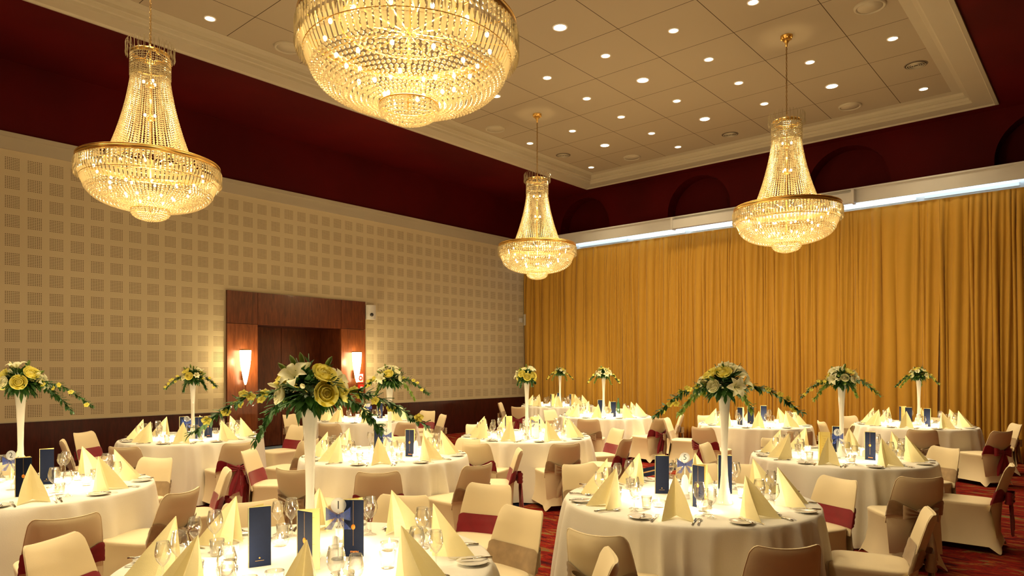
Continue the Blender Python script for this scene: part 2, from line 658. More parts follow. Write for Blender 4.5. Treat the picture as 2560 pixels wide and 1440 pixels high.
def arch_wall():
    b = MB()
    cs = [1.95 + 3.3 * i for i in range(5)]
    Ra, z0, zt = 0.80, ZW, ZC + .2
    xs = -0.3
    b.smooth = False
    for c in cs:
        # wall left of niche
        b.add([(xs, 0, z0), (c - Ra, 0, z0), (c - Ra, 0, zt), (xs, 0, zt)], [(0, 1, 2, 3)])
        n = 20
        pts = [(c - Ra * cos(pi * i / n), z0 + 0.18 + Ra * sin(pi * i / n)) for i in range(n + 1)]
        for i in range(n):
            (xa, za), (xb, zb) = pts[i], pts[i + 1]
            b.add([(xa, 0, za), (xb, 0, zb), (xb, 0, zt), (xa, 0, zt)], [(0, 1, 2, 3)])
            b.add([(xa, 0, za), (xb, 0, zb), (xb, 0.38, zb), (xa, 0.38, za)], [(3, 2, 1, 0)])
            b.add([(xa, 0.38, z0), (xb, 0.38, z0), (xb, 0.38, zb), (xa, 0.38, za)], [(0, 1, 2, 3)])
        for xe in (c - Ra, c + Ra):
            b.add([(xe, 0, z0), (xe, 0.38, z0), (xe, 0.38, z0 + .18), (xe, 0, z0 + .18)], [(0, 1, 2, 3)])
        xs = c + Ra
    b.add([(xs, 0, z0), (RX1, 0, z0), (RX1, 0, zt), (xs, 0, zt)], [(0, 1, 2, 3)])
    return b


struct('wall_upper_right', arch_wall(), M_CRIM, 'dark crimson upper wall with arched niches')
struct('wall_back', MB().box(-0.3, RX1, RY0 - .2, RY0, 0, ZS + .2), M_PERF)
struct('wall_far_right', MB().box(RX1, RX1 + .2, RY0, 0.2, 0, ZS + .2), M_PERF)
b = MB()
b.box(0, TX0, RY0, 0, ZS, ZS + .05)
b.box(TX1, RX1, RY0, 0, ZS, ZS + .05)
b.box(TX0, TX1, TY1, 0, ZS, ZS + .05)
b.box(TX0, TX1, RY0, TY0, ZS, ZS + .05)
struct('ceiling_soffit', b, M_CRIM, 'dark crimson soffit around the ceiling tray')
struct('ceiling', MB().box(TX0 + .2, TX1 - .2, TY0 + .2, TY1 - .2, ZC, ZC + .05), M_CEIL, 'cream panelled ceiling with downlights')


def frame_loft(prof):
    b = MB()
    b.smooth = False
    rows = []
    for o, z in prof:
        rows.append([(TX0 + o, TY0 + o, z), (TX1 - o, TY0 + o, z), (TX1 - o, TY1 - o, z), (TX0 + o, TY1 - o, z)])
    for j in range(len(rows) - 1):
        for i in range(4):
            k = (i + 1) % 4
            b.add([rows[j][i], rows[j][k], rows[j + 1][k], rows[j + 1][i]], [(0, 1, 2, 3)])
    return b


struct('trim_3', frame_loft([(-.02, ZS), (-.02, ZS - .035), (.03, ZS - .045), (.05, ZS - .02), (.33, ZS - .02), (.34, ZS + .02), (.37, ZS + .03),
                             (.385, ZS + .07), (.42, ZS + .075), (.43, ZS + .12), (.45, ZS + .16), (.47, ZC - .004), (.60, ZC - .004), (.60, ZC)]),
       M_CORN, 'moulded plaster border of the ceiling tray')
# pelmet over the curtain
b = MB()
b.box(0, RX1, -0.34, -0.31, 4.985, ZW - .03)
b.box(0, RX1, -0.37, 0, ZW - .03, ZW)
struct('trim_4', b, M_COOLW, 'pale fascia above the gold curtain')

# door recess
t = make(node('door_surround'), label='tall mahogany panelled door surround with deep recess in the left wall', cat='door surround')
O1, O2, OZ = onX0(641), onX0(850), 2.53
REC = -0.75


def part(name, mb, m, parent, label=None):
    o = bpy.data.objects.new(name, mb.mesh(name, m))
    COL.objects.link(o)
    o.parent = parent
    if label:
        o['label'] = label
    return o


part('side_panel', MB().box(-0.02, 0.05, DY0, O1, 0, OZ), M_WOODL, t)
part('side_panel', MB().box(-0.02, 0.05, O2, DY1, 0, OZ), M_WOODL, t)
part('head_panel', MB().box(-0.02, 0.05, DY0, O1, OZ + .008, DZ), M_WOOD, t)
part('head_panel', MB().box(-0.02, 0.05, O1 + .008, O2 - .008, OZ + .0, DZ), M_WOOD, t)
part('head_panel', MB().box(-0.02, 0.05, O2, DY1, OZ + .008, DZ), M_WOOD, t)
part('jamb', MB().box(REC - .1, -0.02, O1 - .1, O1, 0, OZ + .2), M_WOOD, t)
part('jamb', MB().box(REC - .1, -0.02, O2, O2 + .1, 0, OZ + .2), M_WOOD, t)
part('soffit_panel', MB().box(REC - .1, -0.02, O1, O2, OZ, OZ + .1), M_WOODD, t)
for i, nm in ((0, 'door_1'), (1, 'door_2')):
    ya = O1 + (O2 - O1) * 0.5 * i + .006
    yb = O1 + (O2 - O1) * 0.5 * (i + 1) - .006
    d = struct(nm, MB().box(REC - .05, REC, ya, yb, 0.03, OZ), M_WOOD, 'plain mahogany leaf of the recessed double door')
    hy = yb - .08 if i == 0 else ya + .08
    part('door_handle', MB().tube([(REC + .001, hy, .95), (REC + .05, hy, .97), (REC + .05, hy, 1.25), (REC + .001, hy, 1.27)], .012), M_GOLDD, d)
struct('trim_5', MB().box(REC, -0.02, O1, O2, 0.0, 0.012), mat('painted_blue_light', (0.25, 0.38, 0.55), 0.3, spec=0.6, var=0.03),  # blue light under the door, put into the colour of a floor strip
       'pale blue light under the door, painted as a strip on the recess floor')

# sconces
sc = MB(); sc.lathe([(0.012, 1.36), (0.03, 1.42), (0.055, 1.55), (0.085, 1.72), (0.098, 1.85), (0.104, 2.02)], 24)
sc_s = sc.mesh('lamp_shade', M_SHADE)
sp = MB(); sp.lathe([(0.001, 1.12), (0.006, 1.18), (0.013, 1.36)], 12);
tr = MB(); tr.lathe([(.103, 2.015), (.107, 2.02), (.107, 2.034), (.103, 2.036)], 24)
sp_m = sp.mesh('finial', M_WOODL)
br = MB(); br.box(-0.13, -0.05, -.02, .02, 1.45, 1.62); br_m = br.mesh('bracket', M_GOLDD)
NS = node('wall_sconce', None, [node('lamp_shade', sc_s, label='glowing opal glass torch shade'), node('finial', sp_m), node('bracket', br_m), node('top_ring', tr.mesh('top_ring', M_GOLDD))])
for px, lab in ((602, 'lit torch-shaped wall sconce on the door pier nearer the camera'),
                (880, 'lit torch-shaped wall sconce on the far mahogany pier, above the red call point')):
    y = onX0(px)
    make(NS, loc=(0.18, y, 0), label=lab, cat='wall lamp', group='sconces beside the door')
    add_light('sconce_light', 'POINT', (0.32, y, 1.80), P_SCONCE, WARM, 0.08)

# wall speakers, signs
sb = MB()
sb.grid(lambda u, v: (0.10 + .10 * sin(pi * u) ** .4 * (1 - .25 * v), -.11 + .22 * u, -.16 + .32 * v), 10, 6)
sb.box(0.02, 0.14, -.105, .105, -.16, .16)
cone = MB(); cone.sphere((0.205, 0, -.06), .04, 12, 8)
NSP = node('wall_speaker', None, [node('cabinet', sb.mesh('cabinet', M_GREYW)), node('driver', cone.mesh('driver', M_BLACK)),
                                  node('bracket', MB().box(0, .05, -.03, .03, -.05, .05).mesh('bracket', M_GREYW))])
make(NSP, loc=(0.0, onX0(924), 2.93), rz=-0.4, label='white wall speaker mounted at the upper corner of the door surround', cat='speaker', group='white wall speakers')
make(NSP, loc=(0.0, onX0(1316), 3.04), rz=-0.6, label='white wall speaker in the corner next to the gold curtain', cat='speaker', group='white wall speakers')
single('wall_socket_box', MB().box(0, .05, -.05, .05, -.06, .06), M_GREYW, 'small pale box on the wall near the corner speaker', 'wall box', loc=(0, onX0(1300), 3.02))
y = onX0(897)
fr = MB().box(0.05, 0.06, -.085, .085, -.11, .11)
wf = MB().box(0.06, 0.064, -.07, .07, -.09, .09)
rg = MB(); rg.torus(.042, .014, 24, 6, M=Matrix.Translation((0.066, 0, 0)) @ Matrix.Rotation(pi / 2, 4, 'Y'))
make(node('wall_sign', None, [node('frame', fr.mesh('frame', M_RED)), node('face', wf.mesh('face', M_WHITE)), node('symbol', rg.mesh('symbol', M_RED))]),
     loc=(0, y, 1.45), label='white square sign with red border and red ring on the mahogany pier', cat='sign')
cb = MB().box(0.05, 0.10, -.06, .06, -.065, .065)
cf = MB().box(0.10, 0.104, -.03, .03, -.02, .02)
make(node('fire_call_point', None, [node('housing', cb.mesh('housing', M_RED)), node('window', cf.mesh('window', M_WHITE))]),
     loc=(0, y, 1.24), label='red fire alarm call point below the ring sign', cat='call point')

# ------------------------------------------------------------ curtains
cuts = [onY(p, -.2) for p in (1323, 1557, 1757, 1931, 2140, 2347, 2543)] + [14.6]
cuts[0] = 0.02
names = ['the wall corner', 'the second bay from the corner', 'the third bay from the corner', 'the bay behind the large middle vase',
         'the bay right of the large middle vase', 'the bay behind the far right table', 'the last bay past the far right chairs']


def curtain(x0, x1, seed):
    rnd = random.Random(seed * 7 + 3)
    W = x1 - x0
    # folds of irregular width and depth, sampled finely
    xs, ys, kk = [], [], []
    x = 0
    k = 0
    while x < W:
        if rnd.random() < .22:
            wd = rnd.uniform(.16, .30)
        else:
            wd = rnd.uniform(.055, .12)
        dp = rnd.uniform(.45, 1.0) * min(.12, wd * .95)
        base_ = rnd.uniform(-.02, .02)
        n = 6 if wd < .13 else 9
        pw = rnd.uniform(.55, 1.1)
        for q in range(n):
            f = q / n
            xs.append(min(W, x + wd * f))
            ys.append(base_ + dp * sin(pi * f) ** pw)
            kk.append(k)
        x += wd
        k += 1
    xs.append(W)
    ys.append(0)
    kk.append(k)
    n = len(xs) - 1
    zs = [4.86, 4.835, 4.79, 4.6, 4.1, 3.4, 2.7, 2.0, 1.3, .7, .3, 0.02]

    def fn(u, v):
        i = int(round(u * n))
        z = zs[int(round(v * (len(zs) - 1)))]
        t = min(1, .25 + (4.86 - z) / .9)
        yy = -.19 - ys[i] * t
        if z > 4.85:
            yy = -.215
        xx = x0 + xs[i] + (.022 * sin(z * .9 + kk[i] * 1.7) * t if 0 < i < n else 0)
        return (xx, yy + .012 * sin(z * 1.4 + kk[i]) * t, z)
    b = MB()
    b.grid(fn, n, len(zs) - 1)
    return b


for i in range(7):
    o = single('curtain', curtain(cuts[i] - .01, cuts[i + 1] + .01, i * 3.1), M_CURT,
               'floor-length pleated gold curtain at ' + names[i], 'curtain', 'gold pleated curtain panels along the right wall')
    md = o.modifiers.new('s', 'SOLIDIFY')
    md.thickness = .004

# fluorescent tubes above the curtain head
tb = MB().box(0, 1.45, -.02, .02, -.02, .02)
tbm = tb.mesh('tube', M_TUBE)
tfix = MB().box(-.02, 1.47, .02, .06, -.03, .03).mesh('fitting', M_WHITE)
NT = node('fluorescent_light', None, [node('tube', tbm), node('fitting', tfix)])
NT2 = node('fluorescent_light', None, [node('tube', tb.mesh('tube', M_TUBE2)), node('fitting', tfix)])
tl_names = ['nearest the room corner', 'second from the room corner', 'third from the room corner', 'fourth from the room corner',
            'fifth from the room corner', 'sixth from the room corner', 'seventh from the room corner', 'eighth from the room corner']
for i in range(8):
    x = .25 + 1.62 * i
    make(NT2 if i in (2, 3, 5) else NT, loc=(x, -.10, 4.955), label='cool white tube light above the curtain head, ' + tl_names[i], cat='tube light', group='cool white tubes above the curtain')
    k = [.5, .8, 1.3, 1.3, 1.0, 1.0, .7, .5][i]
    add_light('tube_light', 'AREA', (x + .72, -.17, 4.98), P_TUBE * k, (0.50, 0.72, 1.0), 1.45, rot=(pi, 0, 0), sizey=.08)
# projector screen case on the fascia
b1 = MB().box(onY(1682, -.5), onY(2128, -.5), -.50, -.36, 4.97, 5.17)
b2 = MB().box(onY(1682, -.5) - .05, onY(1682, -.5), -.52, -.34, 4.95, 5.22)
b3 = MB().box(onY(2128, -.5), onY(2128, -.5) + .05, -.52, -.34, 4.95, 5.22)
make(node('projection_screen_case', None, [node('housing', b1.mesh('housing', M_COOLW)), node('end_cap', b2.mesh('end_cap', M_COOLW)), node('end_cap', b3.mesh('end_cap', M_COOLW))]),
     label='long pale roller screen case fixed on the fascia above the curtain', cat='screen case')

# ------------------------------------------------------------ ceiling fittings
DL = [(525, 46), (1514, 139), (1368, 194), (1241, 240), (1467, 246), (1431, 327), (1325, 358), (1553, 292), (1629, 333), (1695, 367), (1478, 418),
      (1684, 76), (1772, 148), (1692, 252), (1847, 207), (1911, 259), (1883, 5), (2025, 155), (2232, 96), (2309, 222)]
DB = [(1400, 68), (1607, 200), (1762, 297), (1512, 363), (2080, 215)]


def near_words(X, Y):
    col = round((X - 3.1) / 1.2)
    row = round((-Y - .2) / 1.2)
    return row, col


ordn = ['zeroth', 'first', 'second', 'third', 'fourth', 'fifth', 'sixth', 'seventh', 'eighth', 'ninth', 'tenth', 'eleventh', 'twelfth', 'thirteenth']
seen_lab = {}


def uniq(lab):
    if len(lab.split()) > 16:
        print('LONG', lab)
    seen_lab[lab] = seen_lab.get(lab, 0) + 1
    if seen_lab[lab] > 1:
        print('DUPLABEL', lab)
    return lab


def down(kind, r, lens):
    rim = MB(); rim.lathe([(r, 0), (r * 1.04, -.010), (r * 1.28, -.008), (r * 1.30, 0)], 24)
    ln = MB(); ln.lathe([(0.001, -.004), (r, -.004)], 24)
    return node(kind, None, [node('trim_ring', rim.mesh('trim_ring', M_WHITE)), node('lens', ln.mesh('lens', lens), label='glowing lamp face')])


ND, NDB = down('downlight', .062, M_DOWN), down('downlight', .085, M_DOWNB)
lights_xy = []
for k, (lst, nd) in enumerate(((DL, ND), (DB, NDB))):
    pts = sorted([P(px, py, ZC) for px, py in lst], key=lambda q: -q[1])
    # rows by distance from the curtain wall, then place within row
    rows = []
    for q in pts:
        if rows and abs(rows[-1][0][1] - q[1]) < .45:
            rows[-1].append(q)
        else:
            rows.append([q])
    for ri, row in enumerate(rows):
        row.sort()
        for ci, q in enumerate(row):
            rw = ('row nearest the curtain' if ri == 0 else ordn[ri + 1] + ' row from the curtain')
            cw = 'its only one' if len(row) == 1 else (ordn[ci + 1] + ' from the perforated wall')
            lab = ('small recessed ceiling downlight, ' if k == 0 else 'large bright recessed ceiling downlight, ') + rw + ', ' + cw
            make(nd, loc=(q[0], q[1], ZC), label=uniq(lab), cat='downlight', group='small ceiling downlights' if k == 0 else 'large ceiling downlights')
            add_light('spot', 'SPOT', (q[0], q[1], ZC - .03), P_SPOT if k == 0 else P_SPOT_BIG, SPOTC, .06, spot=2.0, blend=1.0)
# unseen downlights added over and behind the camera as fill light
for X in (3.6, 4.9, 6.1, 7.9, 9.7):
    for Y in (-8.6, -10.4, -12.3, -14.4, -16.4, -18.6, -20.8):
        px_d = camf(X, Y)
        if px_d[1] > .5:
            yy = HYP - FPX * (ZC - CAMH) / px_d[1]
            xx = CXP + FPX * px_d[0] / px_d[1]
            if yy > -10 and -20 < xx < 2580:
                continue
        o = make(ND, loc=(X, Y, ZC), label='added unseen fill downlight over the near tables, %s row back, %s from the perforated wall' % (ordn[round((-Y - 6.7) / 1.95)], ordn[round(X / 1.7) - 1]), cat='downlight', group='added unseen fill downlights over the near tables')
        add_light('spot', 'SPOT', (X, Y, ZC - .03), P_SPOT, SPOTC, .06, spot=2.0, blend=1.0)

rs = MB(); rs.lathe([(.155, 0), (.16, -.02), (.175, -.03), (.195, -.02), (.2, 0)], 32)
rf = MB(); rf.lathe([(0.001, -.018), (.155, -.018), (.157, 0)], 32)
NCS = node('ceiling_speaker', None, [node('rim', rs.mesh('rim', M_CORN)), node('grille', rf.mesh('grille', M_CORN))])
for (px, py), lab in (((719, 118), 'between the near chandelier and the large one'), ((1238, 322), 'beside the far middle chandelier chain'), ((1580, 393), 'near the tray corner by the curtain'),
                      ((2125, 265), 'beyond the right chandelier towards the tray edge'), ((2175, 15), 'above the right chandelier at the picture top')):
    make(NCS, loc=(*P(px, py, ZC), ZC), label='round flat ceiling speaker disc ' + lab, cat='ceiling speaker', group='round ceiling speakers')
vt = MB()
for i in range(4):
    r_ = .13 - .03 * i
    vt.torus(r_, .007, 24, 6, -.012)
vb = MB(); vb.lathe([(0.001, -.001), (.15, -.001), (.155, -.012), (.17, 0)], 24)
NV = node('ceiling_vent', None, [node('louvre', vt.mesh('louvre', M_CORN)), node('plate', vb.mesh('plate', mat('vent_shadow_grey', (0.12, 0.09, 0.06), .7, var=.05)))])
for (px, py), lab in (((1408, 388), 'near the tray corner above the far chandelier'), ((1825, 336), 'left of the right chandelier crown'), ((2290, 162), 'towards the far right end of the ceiling tray')):
    make(NV, loc=(*P(px, py, ZC), ZC), label='round louvred ceiling vent ' + lab, cat='vent', group='round ceiling vents')


# ------------------------------------------------------------ chandeliers
def chandelier():
    ch = []
    # z = 0 at the rim
    m = MB()
    m.lathe([(.715, -.03), (.735, -.03), (.745, .0), (.735, .022), (.715, .022), (.715, -.03)], 72)
    m.torus(.735, .008, 72, 6, .022)
    m.torus(.735, .008, 72, 6, -.03)
    ch.append(node('rim_band', m.mesh('rim_band', M_GOLD)))
    m = MB(); m.torus(.47, .008, 60, 6, .015)
    for i in range(12):
        a = 2 * pi * i / 12
        m.tube([(.03 * cos(a), .03 * sin(a), -.02), (.72 * cos(a), .72 * sin(a), .0)], .005, 5)
    m.tube([(0, 0, -.55), (0, 0, 1.22)], .012, 8)
    m.torus(.2, .006, 40, 6, -.515)
    m.torus(.60, .004, 60, 5, -.33)
    m.torus(.70, .004, 60, 5, -.20)
    m.lathe([(.02, .50), (.05, .52), (.02, .58)], 16)
    m.lathe([(.02, .88), (.05, .90), (.02, .96)], 16)
    ch.append(node('frame', m.mesh('frame', M_GOLD)))
    m = MB()
    m.lathe([(.195, 1.235), (.205, 1.245), (.205, 1.275), (.195, 1.285)], 40)
    m.torus(.20, .006, 40, 6, 1.11)
    for i in range(4):
        a = pi / 2 * i
        m.tube([(.2 * cos(a), .2 * sin(a), 1.26), (.05 * cos(a), .05 * sin(a), 1.32), (0, 0, 1.36)], .005, 5)
    m.tube([(0, 0, 1.22), (0, 0, 1.38)], .01, 8)
    ch.append(node('crown_ring', m.mesh('crown_ring', M_GOLD)))
    # crown prisms
    m = MB()
    for i in range(30):
        a = 2 * pi * i / 30
        rr = .252
        x, y = rr * cos(a), rr * sin(a)
        m.tube([(.2 * cos(a), .2 * sin(a), 1.27), (.212 * cos(a), .212 * sin(a), 1.37), (.235 * cos(a), .235 * sin(a), 1.40), (rr * cos(a), rr * sin(a), 1.37)], .002, 4)
        m.smooth = False
        m.lathe([(.001, 1.37), (.005, 1.36), (.004, 1.28), (.0085, 1.25), (.006, 1.235), (.001, 1.215)], 5, x, y)
        m.smooth = True
    ch.append(node('crown_drops', m.mesh('crown_drops', M_CRYSTAL)))
    # neck bands
    for z0, z1 in ((1.23, 1.12), (1.10, 1.00)):
        m = MB()
        for i in range(56):
            a = 2 * pi * i / 56
            n = 5
            for j in range(n):
                z = z0 + (z1 - z0) * j / (n - 1)
                m.bead((.207 * cos(a), .207 * sin(a), z), .0105, 5)
        ch.append(node('bead_collar', m.mesh('bead_collar', M_CRYSTAL)))
    # swagged strands from neck to inner ring: one mesh, copied round
    prof = [(.20, 1.03), (.205, .95), (.222, .84), (.243, .72), (.270, .60), (.303, .47), (.340, .34), (.383, .21), (.430, .08), (.458, .01)]
    pts = []
    for i in range(len(prof) - 1):
        (r0, z0), (r1, z1) = prof[i], prof[i + 1]
        L_ = math.hypot(r1 - r0, z1 - z0)
        k = max(1, int(L_ / .0038))
        for j in range(k):
            pts.append((r0 + (r1 - r0) * j / k, z0 + (z1 - z0) * j / k))
    m = MB()
    acc, last = 0, pts[0]
    m.bead((last[0], 0, last[1]), .0085, 5)
    for q in pts[1:]:
        acc += math.hypot(q[0] - last[0], q[1] - last[1])
        last = q
        t = (1.03 - q[1]) / 1.03
        rb = .0085 + .005 * t
        if acc >= rb * 2.1:
            m.bead((q[0], 0, q[1]), rb, 5)
            acc = 0
    sm = m.mesh('bead_strand', M_CRYSTAL)
    for i in range(66):
        ch.append(node('bead_strand', sm, rz=2 * pi * i / 66))
    # bowl
    def tier(nm, r, z, n, rb, el=1.0):
        m = MB()
        for i in range(n):
            a = 2 * pi * (i + .5 * (int(z * 1000) % 2)) / n
            m.bead((r * cos(a), r * sin(a), z), rb, 6, el)
        ch.append(node(nm, m.mesh(nm, M_CRYSTAL)))
    for z in (-.045, -.075, -.105):
        tier('bead_tier', .742 - .02 * abs(z + .07) / .1, z, 96, .0155)
    m = MB()
    for i in range(120):
        a = 2 * pi * i / 120
        m.smooth = False
        m.lathe([(.001, -.035), (.008, -.05), (.006, -.15), (.010, -.17), (.001, -.20)], 4, .752 * cos(a), .752 * sin(a))
    ch.append(node('drop_fringe', m.mesh('drop_fringe', M_CRYSTAL)))
    for (ra, za, rb_, zb) in ((.715, -.13, .69, -.215), (.69, -.22, .655, -.30)):
        m = MB()
        m.smooth = False
        n = 96
        for i in range(n):
            a = 2 * pi * i / n
            da = 2 * pi / n * .36
            vs = []
            for rr, zz in ((ra, za), (rb_, zb)):
                for s_, d_ in ((-1, 0), (0, .010), (1, 0), (0, -.006)):
                    vs.append(((rr + d_) * cos(a + s_ * da), (rr + d_) * sin(a + s_ * da), zz))
            m.add(vs, [(0, 1, 5, 4), (1, 2, 6, 5), (2, 3, 7, 6), (3, 0, 4, 7), (3, 2, 1, 0), (4, 5, 6, 7)])
        ch.append(node('prism_tier', m.mesh('prism_tier', M_CRYSTAL)))
    bowl = [(.650, -.315), (.636, -.338), (.618, -.361), (.596, -.383), (.57, -.403), (.541, -.421), (.51, -.437), (.477, -.451), (.443, -.463),
            (.408, -.474), (.372, -.483), (.336, -.491), (.300, -.498), (.264, -.504), (.230, -.509)]
    for j, (r, z) in enumerate(bowl):
        n = 96 if r > .5 else (84 if r > .38 else (68 if r > .28 else 54))
        tier('bead_tier', r, z, n, .0142 if r > .4 else .0125)
    for j, (r, z) in enumerate(((.2, -.535), (.196, -.558), (.182, -.581), (.160, -.600), (.130, -.614), (.098, -.625), (.064, -.633), (.03, -.638))):
        tier('bead_tier', r, z, max(8, int(r * 2 * pi / .022)), .0105)
    # lamps
    m = MB(); m.sphere((0, 0, 0), .014, 10, 8, 1.3)
    bm = m.mesh('bulb', M_BULB)
    bl = []
    for i in range(14):
        bl.append((.56, 2 * pi * i / 14, -.10))
    for i in range(10):
        bl.append((.42, 2 * pi * i / 10 + .3, -.28))
    for i in range(6):
        bl.append((.24, 2 * pi * i / 6 + .1, -.38))
    for i in range(3):
        bl.append((.06, 2 * pi * i / 3 + .5, .56))
        bl.append((.07, 2 * pi * i / 3, .95))
    for r, a, z in bl:
        ch.append(node('bulb', bm, loc=(r * cos(a), r * sin(a), z)))
    # chain and canopy
    m = MB()
    zt = 0
    n = 0
    z = 1.38
    top = CHZ - .15
    while z < top:
        Mx = Matrix.Translation((0, 0, z + .022)) @ Matrix.Rotation(pi / 2 * (n % 2), 4, 'Z') @ Matrix.Rotation(pi / 2, 4, 'X')
        m.torus(.018, .0045, 10, 5, 0, sx=.6, M=Mx)
        z += .031
        n += 1
    m.tube([(.004 * sin(k * 2), .006 * cos(k * 1.7), 1.38 + (top - 1.38) * k / 20) for k in range(21)], .0035, 5)
    ch.append(node('chain', m.mesh('chain', M_GOLDD)))
    m = MB(); m.lathe([(.001, CHZ - .16), (.014, CHZ - .16), (.018, CHZ - .12), (.03, CHZ - .09), (.06, CHZ - .06), (.03, CHZ - .055), (.07, CHZ - .03), (.085, CHZ - .015), (.085, CHZ - .001)], 24)
    for i in range(6):
        a = 2 * pi * i / 6
        m.sphere((.07 * cos(a), .07 * sin(a), CHZ - .03), .022, 8, 6)
    ch.append(node('canopy', m.mesh('canopy', M_GOLD)))
    return node('crystal_chandelier', None, ch)


RIMZ = 4.02
CHZ = ZC - RIMZ
NCH = chandelier()
for (X, Y), lab in (((4.37, -12.0), 'crystal basket chandelier on a chain in front of the perforated wall, hanging above table two'),
                    ((9.03, -12.09), 'largest-looking crystal chandelier, cut by the picture top, hanging over the near tables'),
                    ((4.37, -4.98), 'smallest-looking crystal chandelier hanging near the wall corner'),
                    ((9.08, -4.98), 'crystal chandelier hanging in front of the gold curtain'),
                    ((4.37, -19.0), 'added unseen crystal chandelier behind the camera on the perforated wall side, for fill light'),  # last two are unseen, added behind the camera to fill the chair backs
                    ((9.08, -19.0), 'added unseen crystal chandelier directly behind the camera, for fill light')):
    make(NCH, loc=(X, Y, RIMZ), label=lab, cat='chandelier', group='crystal chandeliers')
    k_ = 1.0 if Y > -15 else 1.5
    add_light('chandelier_glow', 'POINT', (X, Y, RIMZ - .18), P_CHAND * .6 * k_, WARM, .22)
    add_light('chandelier_glow', 'POINT', (X, Y, RIMZ + .12), P_CHAND * .3, WARM, .12)
    add_light('chandelier_glow', 'POINT', (X, Y, RIMZ + .76), P_CHAND * .1, WARM, .05)


# ------------------------------------------------------------ chairs
def back_surf(u, v, side, off=0.0):
    """u -1..1 across, v 0..1 up, side +1 front -1 rear"""
    au = abs(u)
    zt = .787 + .022 * au ** 2.2 - .05 * max(0, (au - .8) / .2) ** 2.2
    z = .385 + v * (zt - .385)
    hw = .222 - .002 * v - .030 * v * v
    x = u * hw
    y = -.205 - .125 * (max(0, z - .385) / .42) ** 1.15 - .045 * (1 - u * u)
    th = .021 * (1 - au ** 5) * (1 - max(0, (v - .9) / .1) ** 2 * .75) + .003
    return Vector((x * (1 + off / .22 if off else 1), y + side * (th + off), z))


